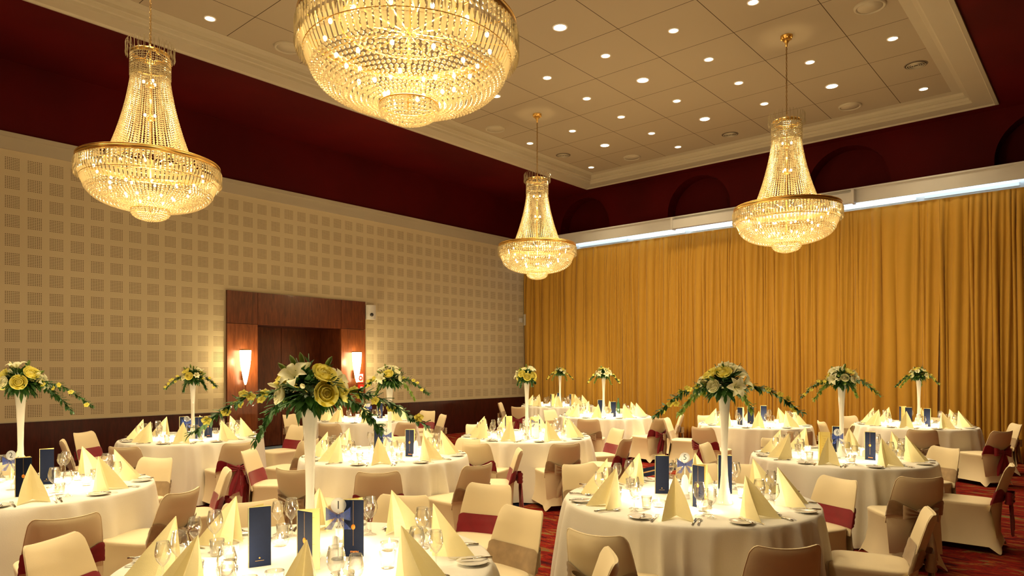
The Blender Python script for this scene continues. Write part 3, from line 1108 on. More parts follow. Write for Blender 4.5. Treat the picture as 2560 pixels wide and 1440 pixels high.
def chair_nodes(kind):
    m = MB()
    N_ = 40

    def ring(hw, hd, yc, z, n, arch=0):
        out = []
        for i in range(N_):
            a = 2 * pi * (i + .5) / N_
            c, s = cos(a), sin(a)
            x = math.copysign(abs(c) ** (2 / n), c)
            y = math.copysign(abs(s) ** (2 / n), s)
            q = min(abs(x), abs(y))
            q = min(1, q * 1.08)
            zz = z + arch * (1 - q ** 1.6)
            f = 1 - .15 * (1 - q) * (arch / .15 if arch else 0)
            out.append((x * hw * f, yc + y * hd * f, zz))
        return out
    lv = [ring(.252, .302, -.005, .008, 14, .15), ring(.240, .288, -.005, .045, 12, .125), ring(.213, .260, -.003, .14, 9, .062), ring(.200, .240, 0, .26, 7, .018),
          ring(.203, .235, 0, .36, 6), ring(.213, .235, 0, .43, 5), ring(.217, .236, 0, .452, 5), ring(.210, .228, 0, .463, 4.5), ring(.16, .17, 0, .466, 4), ring(.08, .08, 0, .464, 3)]
    vs = [p for l in lv for p in l]
    fs = []
    for j in range(len(lv) - 1):
        for i in range(N_):
            k = (i + 1) % N_
            fs.append((j * N_ + i, j * N_ + k, (j + 1) * N_ + k, (j + 1) * N_ + i))
    fs.append(tuple((len(lv) - 1) * N_ + i for i in range(N_)))
    m.add(vs, fs)
    m.v = [(x_, y_, z_ * .962) for x_, y_, z_ in m.v]
    seat = node('seat_cover', m.mesh('seat_cover', M_COVER))
    m = MB()
    U, V = 18, 14
    us = [-1, -.985, -.95, -.9, -.82] + [-.7 + 1.4 * i / 10 for i in range(11)] + [.82, .9, .95, .985, 1]
    vsn = [0, .08, .16, .25, .35, .45, .55, .65, .75, .84, .91, .955, .985, 1]
    U, V = len(us) - 1, len(vsn) - 1
    m.grid(lambda a, b: back_surf(us[int(round(a * U))], vsn[int(round(b * V))], 1), U, V, True)
    m.grid(lambda a, b: back_surf(us[int(round(a * U))], vsn[int(round(b * V))], -1), U, V)
    for e in (-1, 1):
        m.grid(lambda a, b: back_surf(e, vsn[int(round(b * V))], 1 if a < .5 else -1), 1, V, e < 0)
    m.grid(lambda a, b: back_surf(us[int(round(a * U))], 1, 1 if b < .5 else -1), U, 1, True)
    # piped seam round the edge
    rim = [back_surf(-1, v, -1) for v in vsn] + [back_surf(u, 1, -1) for u in us[1:-1]] + [back_surf(1, v, -1) for v in vsn[::-1]]
    m.tube([tuple(p) for p in rim], .003, 4)
    # rear apron from the back down to the skirt
    def apron(u, v):
        uu = -1 + 2 * u
        top = back_surf(uu, .12, -1)
        bx = uu * .215
        return Vector((top.x + (bx - top.x) * v, top.y + (-.262 - top.y + .0) * v - 0.0 + .02 * sin(pi * v) * 0, top.z + (.14 - top.z) * v))
    m.grid(apron, 12, 6)
    back = node('back_cover', m.mesh('back_cover', M_COVER))
    M_ = M_BURG if kind == 'burgundy' else M_TAUPE
    # sash band
    m = MB()
    rows = 7
    path = [(1, u) for u in us[::-1]] + [(-1, u) for u in us]
    nP = len(path)

    def band(a, b):
        side, u = path[int(round(a * (nP - 1)))]
        t = b
        if side > 0:
            z0, z1 = .444, .578
            z = z0 + (z1 - z0) * t
        else:
            g = 1 - abs(u)
            c_ = .532 - .050 * g ** 1.2
            h_ = .068 - .042 * g
            z = c_ + h_ * (2 * t - 1)
        v = (z - .385) / .405
        ripple = .0032 * sin(t * 20 + u * 4) * (.5 + g) + .004 if side < 0 else .0012 * sin(t * 13 + u * 2)
        return back_surf(u, v, side, .005 + ripple)
    m.grid(band, nP - 1, rows)
    # knot, loops and tails
    bow = MB()
    ky = back_surf(0, .26, -1).y - .028
    kz = .492
    bow.sphere((0, ky - .006, kz), .030, 12, 8, 1.25)
    for s in (-1, 1):
        def loop(a, b, s=s):
            w_ = .020 + .062 * sin(pi * a) ** .7
            x = s * (.012 + .128 * sin(pi * a) ** .8)
            y = ky - .016 + .040 * cos(pi * a) * (.35 + sin(pi * a)) + .007 * sin(16 * b + 4 * a) * (1.2 - sin(pi * a))
            z = kz + w_ * (2 * b - 1) * .72 + .018 * sin(pi * a) - .028 * sin(pi * a) ** 2 * (1 if s > 0 else .2)
            return (x, y, z)
        bow.grid(loop, 18, 10)

        def tail(a, b, s=s):
            L_ = .36 if s > 0 else .30
            w_ = .016 + .046 * min(1, b * 1.5) ** .7
            x = s * (.010 + .064 * b) + (2 * a - 1) * w_
            y = ky - .016 - .016 * b + .012 * sin(a * 9 + b * 4 + s) * min(1, .4 + b * 2) - (.0 if s > 0 else .014)
            z = kz - b * L_ - (.05 * (a - .5) * s if b > .95 else 0)
            return (x, y, z)
        bow.grid(tail, 10, 12)
    sash = node('sash', m.mesh('sash', M_), [node('bow', bow.mesh('bow', M_))])
    return node('banquet_chair', None, [seat, back, sash])


CH = {'burgundy': chair_nodes('burgundy'), 'taupe': chair_nodes('taupe')}

# tables: centre x, y
TB = {'T1': (9.71, -13.29), 'T2': (6.23, -13.63), 'T3': (3.34, -11.07), 'T4': (6.73, -10.49), 'T5': (10.35, -10.58), 'T6': (10.49, -7.39),
      'T7': (6.57, -7.93), 'T8': (2.52, -7.61), 'T9': (2.36, -1.72), 'T10': (5.22, -3.93), 'T11': (8.19, -3.96), 'T12': (10.23, -2.39)}
TN = {'T1': 'the table numbered one', 'T2': 'the table numbered two', 'T3': 'the near-door table', 'T4': 'the table numbered four',
      'T5': 'the table numbered five', 'T6': 'the table numbered six', 'T7': 'the table numbered seven', 'T8': 'the wainscot table',
      'T9': 'the far corner table', 'T10': 'the bottle table', 'T11': 'the vaseless curtain table', 'T12': 'the far right table'}
SEC = ['far', 'far-right', 'right', 'front-right', 'front', 'front-left', 'left', 'far-left']


def place_word(tx, ty, x, y):
    r0, d0 = camf(tx, ty)
    r1, d1 = camf(x, y)
    # seen from the camera, direction from table to camera is 'front'
    a = math.atan2(r1 - r0, d1 - d0) + math.atan2(-r0, d0) * 1.0
    return int(round(a / (pi / 4))) % 8, a


CHAIRS = [  # top-of-back px, py, table, sash
    (1010, 1236, 'T1', 'burgundy'), (628, 1252, 'T1', 'burgundy'), (1308, 1268, 'T1', 'taupe'), (130, 1345, 'T1', 'burgundy'), (1507, 1385, 'T1', 'taupe'), (1250, 1199, 'T1', 'burgundy'),
    (368, 1147, 'T2', 'taupe'), (425, 1222, 'T2', 'taupe'), (165, 1287, 'T2', 'burgundy'), (-12, 1155, 'T2', 'taupe'), (553, 1172, 'T2', 'burgundy'),
    (208, 1079, 'T3', 'burgundy'), (180, 1098, 'T3', 'taupe'), (325, 1112, 'T3', 'taupe'), (587, 1103, 'T3', 'burgundy'), (745, 1062, 'T3', 'burgundy'), (775, 1098, 'T3', 'taupe'),
    (620, 1123, 'T4', 'burgundy'), (728, 1160, 'T4', 'taupe'), (945, 1177, 'T4', 'burgundy'), (1197, 1159, 'T4', 'taupe'), (1162, 1097, 'T4', 'taupe'), (997, 1089, 'T4', 'burgundy'), (1295, 1122, 'T4', 'burgundy'),
    (722, 1035, 'T8', 'taupe'), (822, 1048, 'T8', 'taupe'), (1018, 1045, 'T8', 'burgundy'), (1070, 1026, 'T8', 'burgundy'), (1093, 1036, 'T8', 'taupe'), (808, 1026, 'T8', 'taupe'),
    (1203, 1103, 'T7', 'burgundy'), (1412, 1107, 'T7', 'taupe'), (1543, 1071, 'T7', 'burgundy'), (1568, 1094, 'T7', 'burgundy'), (1361, 1058, 'T7', 'taupe'), (1190, 1059, 'T7', 'taupe'),
    (1447, 1158, 'T5', 'taupe'), (1493, 1325, 'T5', 'taupe'), (1968, 1360, 'T5', 'burgundy'), (2097, 1193, 'T5', 'burgundy'), (2322, 1275, 'T5', 'taupe'), (1850, 1157, 'T5', 'taupe'), (1745, 1156, 'T5', 'burgundy'),
    (1768, 1108, 'T6', 'taupe'), (1940, 1094, 'T6', 'taupe'), (2337, 1118, 'T6', 'taupe'), (2302, 1190, 'T6', 'taupe'), (2518, 1160, 'T6', 'burgundy'),
    (1470, 1047, 'T10', 'taupe'), (1650, 1043, 'T10', 'burgundy'), (1697, 1034, 'T10', 'taupe'), (1500, 1014, 'T10', 'taupe'), (1555, 1020, 'T10', 'burgundy'), (1380, 1024, 'T10', 'taupe'),
    (1255, 1006, 'T9', 'taupe'), (1294, 1016, 'T9', 'burgundy'),
    (1672, 1045, 'T11', 'taupe'), (1755, 1067, 'T11', 'burgundy'), (2000, 1077, 'T11', 'taupe'), (1772, 1038, 'T11', 'taupe'), (2100, 1060, 'T11', 'burgundy'),
    (2062, 1052, 'T12', 'taupe'), (2134, 1040, 'T12', 'taupe'), (2340, 1046, 'T12', 'burgundy'), (2306, 1073, 'T12', 'taupe'), (2515, 1058, 'T12', 'taupe'), (2507, 1076, 'T12', 'burgundy')]
used = {}
BACKY = -.34
for px, py, tn, sash in CHAIRS:
    tx, ty = TB[tn]
    x, y = P(px, py, .805)
    dx, dy = x - tx, y - ty
    D = math.hypot(dx, dy)
    if tn == 'T1' and px == 628:
        D = max(D, 1.36)
    DMIN = 1.46
    if D < 1.28:
        d0 = (.805 - CAMH) * FPX / (HYP - py)
        best = None
        near_ = d0 < camf(tx, ty)[1] - .15
        for k in (range(-100, 1) if near_ else range(0, 170)):
            q = d0 + k * .012
            X_, Y_ = toW((px - CXP) / FPX * q, q)
            e = abs(math.hypot(X_ - tx, Y_ - ty) - DMIN)
            c_ = e * 20 + abs(k) * .012
            if best is None or c_ < best[0]:
                best = (c_, X_, Y_)
        x, y = best[1], best[2]
    dx, dy = x - tx, y - ty
    D = math.hypot(dx, dy)
    Dn = min(2.1, max(1.46, D))
    x, y = tx + dx / D * Dn, ty + dy / D * Dn
    dx, dy, D = x - tx, y - ty, Dn
    face = math.atan2(-dx, dy) + pi  # local +Y towards the table
    # chair origin lies in front of the back top
    ux, uy = -dx / D, -dy / D
    ox, oy = x + ux * .34, y + uy * .34
    w_, ang = place_word(tx, ty, x, y)
    key = (tn, w_)
    used.setdefault(key, []).append(1)
    pw = SEC[w_]
    if len(used[key]) > 1:
        pw = 'outer ' + pw
    lab = 'ivory-covered chair with %s sash at the %s side of %s' % (sash, pw, TN[tn])
    make(CH[sash], loc=(ox, oy, 0), rz=math.atan2(ux, -uy) + pi if False else math.atan2(uy, ux) - pi / 2, label=uniq(lab), cat='chair', group='ivory-covered banquet chairs with sashes')


# ------------------------------------------------------------ tables
def cloth(seed):
    rnd = random.Random(seed)
    p1, p2, p3 = (rnd.uniform(0, 6.28) for _ in range(3))
    k1, k2 = rnd.choice([17, 18, 19]), rnd.choice([29, 31])
    N_ = 300
    prof = [(.001, .75), (.3, .75), (.6, .75), (.8, .75), (.872, .7495), (.886, .746), (.893, .738), (.897, .72), (.90, .69), (.905, .62), (.912, .52), (.92, .4), (.928, .28), (.936, .16), (.941, .07), (.944, .012)]
    m = MB()
    vs, fs = [], []
    for j, (r, z) in enumerate(prof):
        t = max(0, (.735 - z) / .72) ** .6
        for i in range(N_):
            a = 2 * pi * i / N_
            wa = a + .16 * sin(2 * a + p3) + .09 * sin(5 * a + p1) + .03 * sin(3 * z + 7 * a)
            r1 = (.5 + .5 * sin(k1 * wa + p1)) ** 2.6
            r2 = (.5 + .5 * sin(k2 * wa + p2)) ** 4
            fo = r1 * (.65 + .35 * sin(3 * a + p2)) + .5 * r2 * (.5 + .5 * sin(2 * a + p1)) - .15
            rr = r + .105 * fo * t
            vs.append((rr * cos(a), rr * sin(a), z))
    for j in range(len(prof) - 1):
        for i in range(N_):
            k = (i + 1) % N_
            fs.append((j * N_ + i, (j + 1) * N_ + i, (j + 1) * N_ + k, j * N_ + k))
    m.add(vs, fs)
    return m.mesh('tablecloth', M_CLOTH)


cloths = [cloth(s) for s in (1, 2, 3, 4)]

# napkin: four-panel standing tent
m = MB()
A_ = Vector((0, .098, .262))
base = [Vector(p) for p in ((-.040, .108, .002), (-.072, .035, .001), (-.098, -.100, .001), (-.05, -.055, .008), (0, -.004, .020), (.05, -.055, .008), (.098, -.100, .001), (.072, .035, .001), (.040, .108, .002))]
nb = len(base)
rowsn = 8


def napf(a, b):
    i = int(round(a * (nb - 1)))
    q = base[i]
    p = A_.lerp(q, .015 + .985 * b)
    bulge = .010 * sin(pi * b)
    side = -1 if i in (1, 2) else (1 if i in (6, 7) else 0)
    p.x += side * bulge
    return p


m.grid(napf, nb - 1, rowsn)
for k in range(len(m.sm)):
    m.sm[k] = False
me = m.mesh('napkin', M_NAP)
# second inner fold
NAP = node('folded_napkin', me)

# plate, cutlery
m = MB(); m.lathe([(.001, .004), (.05, .004), (.058, .007), (.078, .013), (.080, .015), (.078, .016), (.057, .010), (.048, .007), (.001, .007)], 28)
PLATE = node('side_plate', m.mesh('side_plate', M_CHINA))


def fork():
    m = MB()
    m.grid(lambda u, v: ((2 * u - 1) * (.0045 + .002 * (1 - v) ** 3), -.10 + .13 * v, .004 + .006 * sin(pi * v)), 2, 8)
    m.grid(lambda u, v: ((2 * u - 1) * (.005 + .0065 * v), .03 + .025 * v, .004 + .004 * (1 - v) - .002 * sin(pi * u)), 4, 3)
    for i in range(4):
        x = -.0095 + .0063 * i
        m.grid(lambda u, v: (x + (u - .5) * .0034, .055 + .042 * v, .003 + .010 * v * v), 1, 4)
    return node('fork', m.mesh('fork', M_STEEL))


def knife(L_=.21, nm='dinner_knife'):
    m = MB()
    m.tube([(0, -.1, .006), (0, -.05, .007), (0, -.005, .006)], [.0055, .005, .004], 6)
    k = L_ - .1
    m.grid(lambda u, v: (-.006 + .014 * u * (1 if v < .8 else (1 - (v - .8) / .2) * .9 + .1), -.005 + k * v, .005), 2, 8)
    m.grid(lambda u, v: (-.006 + .014 * u * (1 if v < .8 else (1 - (v - .8) / .2) * .9 + .1), -.005 + k * v, .003), 2, 8)
    return node(nm, m.mesh(nm, M_STEEL))


def spoon():
    m = MB()
    m.grid(lambda u, v: ((2 * u - 1) * (.0045 + .002 * (1 - v) ** 3), -.09 + .12 * v, .004 + .006 * sin(pi * v)), 2, 8)

    def bowl(u, v):
        a = 2 * pi * u
        return (.017 * v * cos(a), .052 + .026 * v * sin(a), .003 + .007 * v * v)
    m.grid(bowl, 14, 4)
    return node('spoon', m.mesh('spoon', M_STEEL))


FORK, KNIFE, BKNIFE, SPOON = fork(), knife(), knife(.16, 'butter_knife'), spoon()


# glasses (bowl on stem)
def wine(h, rb, nm):
    st = .42 * h
    b1 = MB()
    b1.lathe([(.002, st), (.35 * rb, st + .05 * h), (.8 * rb, st + .16 * h), (rb, st + .28 * h), (.98 * rb, st + .38 * h), (.84 * rb, st + .50 * h), (.74 * rb, h), (.72 * rb, h)], 22)
    b1.lathe([(.72 * rb, h), (.82 * rb, st + .5 * h), (.95 * rb, st + .38 * h), (.96 * rb, st + .28 * h)], 22)
    s_ = MB()
    s_.lathe([(.85 * rb, .0), (.86 * rb, .002), (.5 * rb, .006), (.006, .014), (.0035, .04), (.0035, st - .02), (.006, st)], 18)
    return node(nm, None, [node('bowl', b1.mesh('bowl', M_GLASS)), node('stem', s_.mesh('stem', M_GLASS))])


WINE, WINE2 = wine(.215, .040, 'wine_glass'), wine(.19, .034, 'wine_glass')
m = MB(); m.lathe([(.001, 0), (.026, 0), (.03, .004), (.036, .085), (.0345, .085), (.027, .012), (.001, .012)], 20)
WATER = node('water_tumbler', m.mesh('water_tumbler', M_TUMB))

# candles
g = MB(); g.lathe([(.001, .0), (.030, 0), (.033, .004), (.041, .08), (.0395, .08), (.030, .014), (.001, .014)], 22)
g2 = MB(); g2.lathe([(.001, .0), (.034, 0), (.044, .008), (.048, .045), (.0465, .045), (.04, .014), (.001, .012)], 22)
wx = MB(); wx.lathe([(.019, .014), (.0195, .032), (.001, .031)], 16)
fl = MB(); fl.lathe([(.001, .0), (.004, .005), (.0055, .011), (.004, .020), (.0006, .033)], 10, z=.033)
wxm, flm = wx.mesh('wax', M_WAX), fl.mesh('flame', M_FLAME)
CND = [node('candle_holder', None, [node('glass', g.mesh('glass', M_TUMB)), node('wax', wxm), node('flame', flm)]),
       node('candle_holder', None, [node('glass', g2.mesh('glass', M_TUMB)), node('wax', wxm), node('flame', flm)])]

# vase
m = MB(); m.lathe([(.001, 0), (.056, 0), (.057, .006), (.048, .03), (.033, .10), (.024, .20), (.021, .32), (.023, .45), (.030, .60), (.040, .73), (.0445, .77), (.0425, .77), (.03, .66), (.001, .64)], 32)
VASE = node('trumpet_vase', m.mesh('trumpet_vase', M_OPAL))
# shakers
m = MB(); m.lathe([(.001, 0), (.019, 0), (.02, .004), (.018, .05), (.014, .064), (.001, .07)], 18)
SHAK = node('salt_shaker', m.mesh('salt_shaker', M_CHINA))
m = MB(); m.lathe([(.024, .0), (.025, .005), (.024, .09), (.022, .115), (.013, .138), (.001, .145)], 20)
m2 = MB(); m2.lathe([(.001, 0), (.034, 0), (.036, .01), (.036, .03), (.026, .034)], 20)
LAMP = node('candle_lamp', None, [node('glass_dome', m.mesh('glass_dome', mat('frosted_lit_glass', (0.95, 0.9, 0.8), .4, trans=.6, emit=(1, .78, .45), es=1.2)), loc=(0, 0, .03)), node('base', m2.mesh('base', M_CHINA))])


# menus
def menu(kind, aA, gap):
    """two card panels standing open from a common spine; angles in degrees"""
    ch = []
    W, Hh, t_ = .105, .285, .0014
    for s in (0, 1):
        p = MB()
        Mx = Matrix.Rotation(math.radians(aA + gap * s), 4, 'Z')
        y0, y1, y2, y3 = (0, t_, t_, t_ * 2) if s == 0 else (-t_, 0, -t_ * 2, -t_)
        p.mi = 0
        p.box(0, W, y0, y1, 0, Hh)
        p.mi = 1
        p.box(.001, W - .001, y2, y3, .001, Hh + .004)
        p.xf(Mx)
        c = node('cover_panel', p.mesh('cover_panel', [M_NAVY, M_CREAM]))
        sub = []
        if s == 0 and kind == 'emblem':
            q = MB()
            q.box(W / 2 - .0005, W / 2 + .0005, -.0006, 0, .055, Hh - .004)
            sub.append(node('gold_line', q.xf(Mx).mesh('gold_line', M_GOLDINK)))
            q = MB()
            q.lathe([(.001, .0), (.0105, 0), (.0105, .0008), (.001, .0008)], 18)
            q.lathe([(.001, .0008), (.004, .0008), (.004, .0012), (.001, .0012)], 10, .003, .002)
            q.xf(Matrix.Translation((W / 2, -.0006, .150)) @ Matrix.Rotation(pi / 2, 4, 'X') @ Matrix.Scale(1.3, 4, (0, 1, 0)))
            sub.append(node('emblem', q.xf(Mx).mesh('emblem', M_ORANGE)))
            tm = MENU_TXT.copy()
            tm.transform(Mx @ Matrix.Translation((W / 2 + .006, -.0008, .026)) @ Matrix.Rotation(pi / 2, 4, 'X'))
            sub.append(node('lettering', tm))
        if s == 0 and kind == 'plain':
            q = MB()
            q.lathe([(.001, .0), (.004, 0), (.004, .0008), (.001, .0008)], 8)
            q.xf(Matrix.Translation((W / 2, -.0006, .042)) @ Matrix.Rotation(pi / 2, 4, 'X'))
            q.box(W / 2 - .02, W / 2 + .02, -.0006, 0, .028, .0292)
            sub.append(node('crest', q.xf(Mx).mesh('crest', M_GOLDINK)))
        if s == 1:
            q = MB()
            rnd = random.Random(4)
            for k in range(17):
                wd = rnd.uniform(.008, .030)
                if k % 4 == 3:
                    continue
                q.box(W / 2 - wd, W / 2 + wd, y2 - .0004, y2, .045 + .0125 * k, .0468 + .0125 * k)
            sub.append(node('printed_lines', q.xf(Mx).mesh('printed_lines', M_GOLDINK)))
        c['ch'] = sub
        ch.append(c)
    return node('menu_card', None, ch)


MENU_TXT = text_mesh('lettering', 'menu', .019, M_ORANGE)
MENU_C = {}


# table numbers
def numstand(txt):
    ch = []
    m = MB(); m.lathe([(.001, 0), (.035, 0), (.035, .004), (.004, .006), (.004, .008)], 20)
    m.tube([(0, 0, .006), (0, 0, .235)], .0035, 6)
    ch.append(node('stand', m.mesh('stand', M_ACR)))
    m = MB(); m.lathe([(.001, -.002), (.038, -.002), (.038, .002), (.001, .002)], 28)
    m.xf(Matrix.Translation((0, 0, .268)) @ Matrix.Rotation(pi / 2, 4, 'X'))
    sub = []
    if txt:
        tm = text_mesh('digit', txt, .058, M_INK)
        tm.transform(Matrix.Translation((0, -.0032, .268)) @ Matrix.Rotation(pi / 2, 4, 'X'))
        sub.append(node('digit', tm))
    ch.append(node('disc', m.mesh('disc', M_ACR), sub))
    m = MB(); m.sphere((0, -.006, .215), .011, 8, 6)
    for s in (-1, 1):
        m.grid(lambda a, b: (s * (.006 + .055 * sin(pi * a) ** .8), -.008 + .014 * cos(pi * a), .217 + (.008 + .026 * sin(pi * a)) * (2 * b - 1) + .01 * sin(pi * a)), 10, 4)
        m.grid(lambda a, b: (s * (.004 + .045 * b) + (2 * a - 1) * (.005 + .014 * b), -.012 + .004 * sin(6 * a), .21 - .06 * b), 3, 5)
    ch.append(node('ribbon_bow', m.mesh('ribbon_bow', M_BLUEORG)))
    return node('table_number', None, ch)


# ------------------------------------------------------------ flowers
def leaf(mb, p, dirv, L_, W_, up=Vector((0, 0, 1)), curl=.25):
    d = Vector(dirv).normalized()
    s = d.cross(up)
    if s.length < .1:
        s = Vector((1, 0, 0))
    s.normalize()
    n = s.cross(d)
    p = Vector(p)
    row = []
    for t, w_ in ((0, .05), (.3, .8), (.6, .9), (1, .02)):
        c = p + d * (L_ * t) - n * (-curl * L_ * t * (t - 0.2)) * -1
        row += [c - s * W_ * w_ + n * .15 * W_, c - n * W_ * .12, c + s * W_ * w_ + n * .15 * W_]
    fs = []
    for j in range(3):
        for i in range(2):
            fs.append((j * 3 + i, j * 3 + i + 1, (j + 1) * 3 + i + 1, (j + 1) * 3 + i))
    mb.add(row, fs)


def petal_cup(mb, ax, c, r, lift, width, open_, thick=0):
    """one curved petal around axis ax, at angle given by basis"""
    pass


def rose(r, mt, nm, seed=0, layers=4):
    rnd = random.Random(seed)
    m = MB()
    m.sphere((0, 0, r * .35), r * .42, 8, 6)
    for l in range(layers):
        k = l / (layers - 1)
        n = 4 + l
        rr = r * (.45 + .55 * k)
        for i in range(n):
            a0 = 2 * pi * (i + .5 * l + rnd.uniform(-.1, .1)) / n
            sp = 2 * pi / n * .72

            def pf(u, v):
                a = a0 + (u - .5) * 2 * sp * (1 - .35 * abs(v - .5))
                el = -0.9 + (1.9 - .75 * k) * v   # elevation up the cup
                q = rr * (1 + .10 * v * v * k)
                h = r * .45 + rr * .9 * sin(el) * (1 - .1 * k)
                ra = q * cos(el) * (1 + .25 * k * v * v) + .06 * r * v
                return (ra * cos(a), ra * sin(a), h + .04 * r * sin(4 * u * pi) * v)
            m.grid(pf, 5, 4)
    g_ = MB(); g_.lathe([(.003, -r * .7), (r * .25, -r * .45), (r * .2, -r * .3)], 8)
    return m.mesh(nm, mt)


def lily(r, mt, nm, op=1.0):
    m = MB()
    for i in range(6):
        a0 = 2 * pi * i / 6
        wd = r * (.33 if i % 2 else .25)
        o_ = op * (1 if i % 2 else .93)

        def pf(u, v):
            t = v
            rad = r * (.08 + o_ * t ** 1.2 * .95)
            h = r * (.15 + .62 * sin(min(1, t * 1.1) * pi * .55) - (.28 * o_ * max(0, t - .6) / .4))
            w_ = wd * sin(pi * min(1, .12 + .88 * t)) ** .8
            s_ = (u - .5) * 2 * w_
            return (rad * cos(a0) - s_ * sin(a0), rad * sin(a0) + s_ * cos(a0), h - .12 * r * (1 - (2 * u - 1) ** 2) * sin(pi * t))
        m.grid(pf, 4, 7)
    for i in range(6):
        a0 = 2 * pi * (i + .5) / 6
        m.tube([(0, 0, .1 * r), (.12 * r * cos(a0), .12 * r * sin(a0), .5 * r), (.2 * r * cos(a0), .2 * r * sin(a0), .72 * r)], .012 * r, 4)
    return m.mesh(nm, mt)


def bud(L_, mt, nm):
    m = MB(); m.lathe([(.001, 0), (L_ * .12, L_ * .1), (L_ * .2, L_ * .4), (L_ * .16, L_ * .75), (.001, L_)], 7)
    return m.mesh(nm, mt)


def orchid(r):
    m = MB()
    for i, (aa, ll, ww) in enumerate(((90, 1, .4), (18, 1.05, .55), (162, 1.05, .55), (234, .95, .36), (306, .95, .36))):
        a0 = math.radians(aa)

        def pf(u, v):
            w_ = ww * r * sin(pi * min(1, .1 + .9 * v)) ** .7
            s_ = (u - .5) * 2 * w_
            return (r * ll * v * cos(a0) - s_ * sin(a0), r * ll * v * sin(a0) + s_ * cos(a0), .25 * r * sin(v * 2) - .1 * r * abs(2 * u - 1))
        m.grid(pf, 3, 4)
    m.sphere((0, -.1 * r, .2 * r), .2 * r, 6, 5)
    return m.mesh('orchid_bloom', M_ORCH)


ROSE_M = [rose(.047, M_ROSE, 'rose_bloom', 1), rose(.038, M_LILY, 'cream_rose_bloom', 2)]
LILY_M = [lily(.085, M_LILY, 'lily_bloom'), lily(.07, M_LILY, 'lily_bloom', .75)]
BUD_M = [bud(.07, M_LEAF2, 'lily_bud'), bud(.06, M_LILY, 'lily_bud')]
ORCH_M = orchid(.026)
BALL = MB().sphere((0, 0, 0), .017, 8, 6).mesh('green_berry', M_LEAF2)


def dir_rot(d):
    d = Vector(d).normalized()
    return d.to_track_quat('Z', 'Y').to_euler()


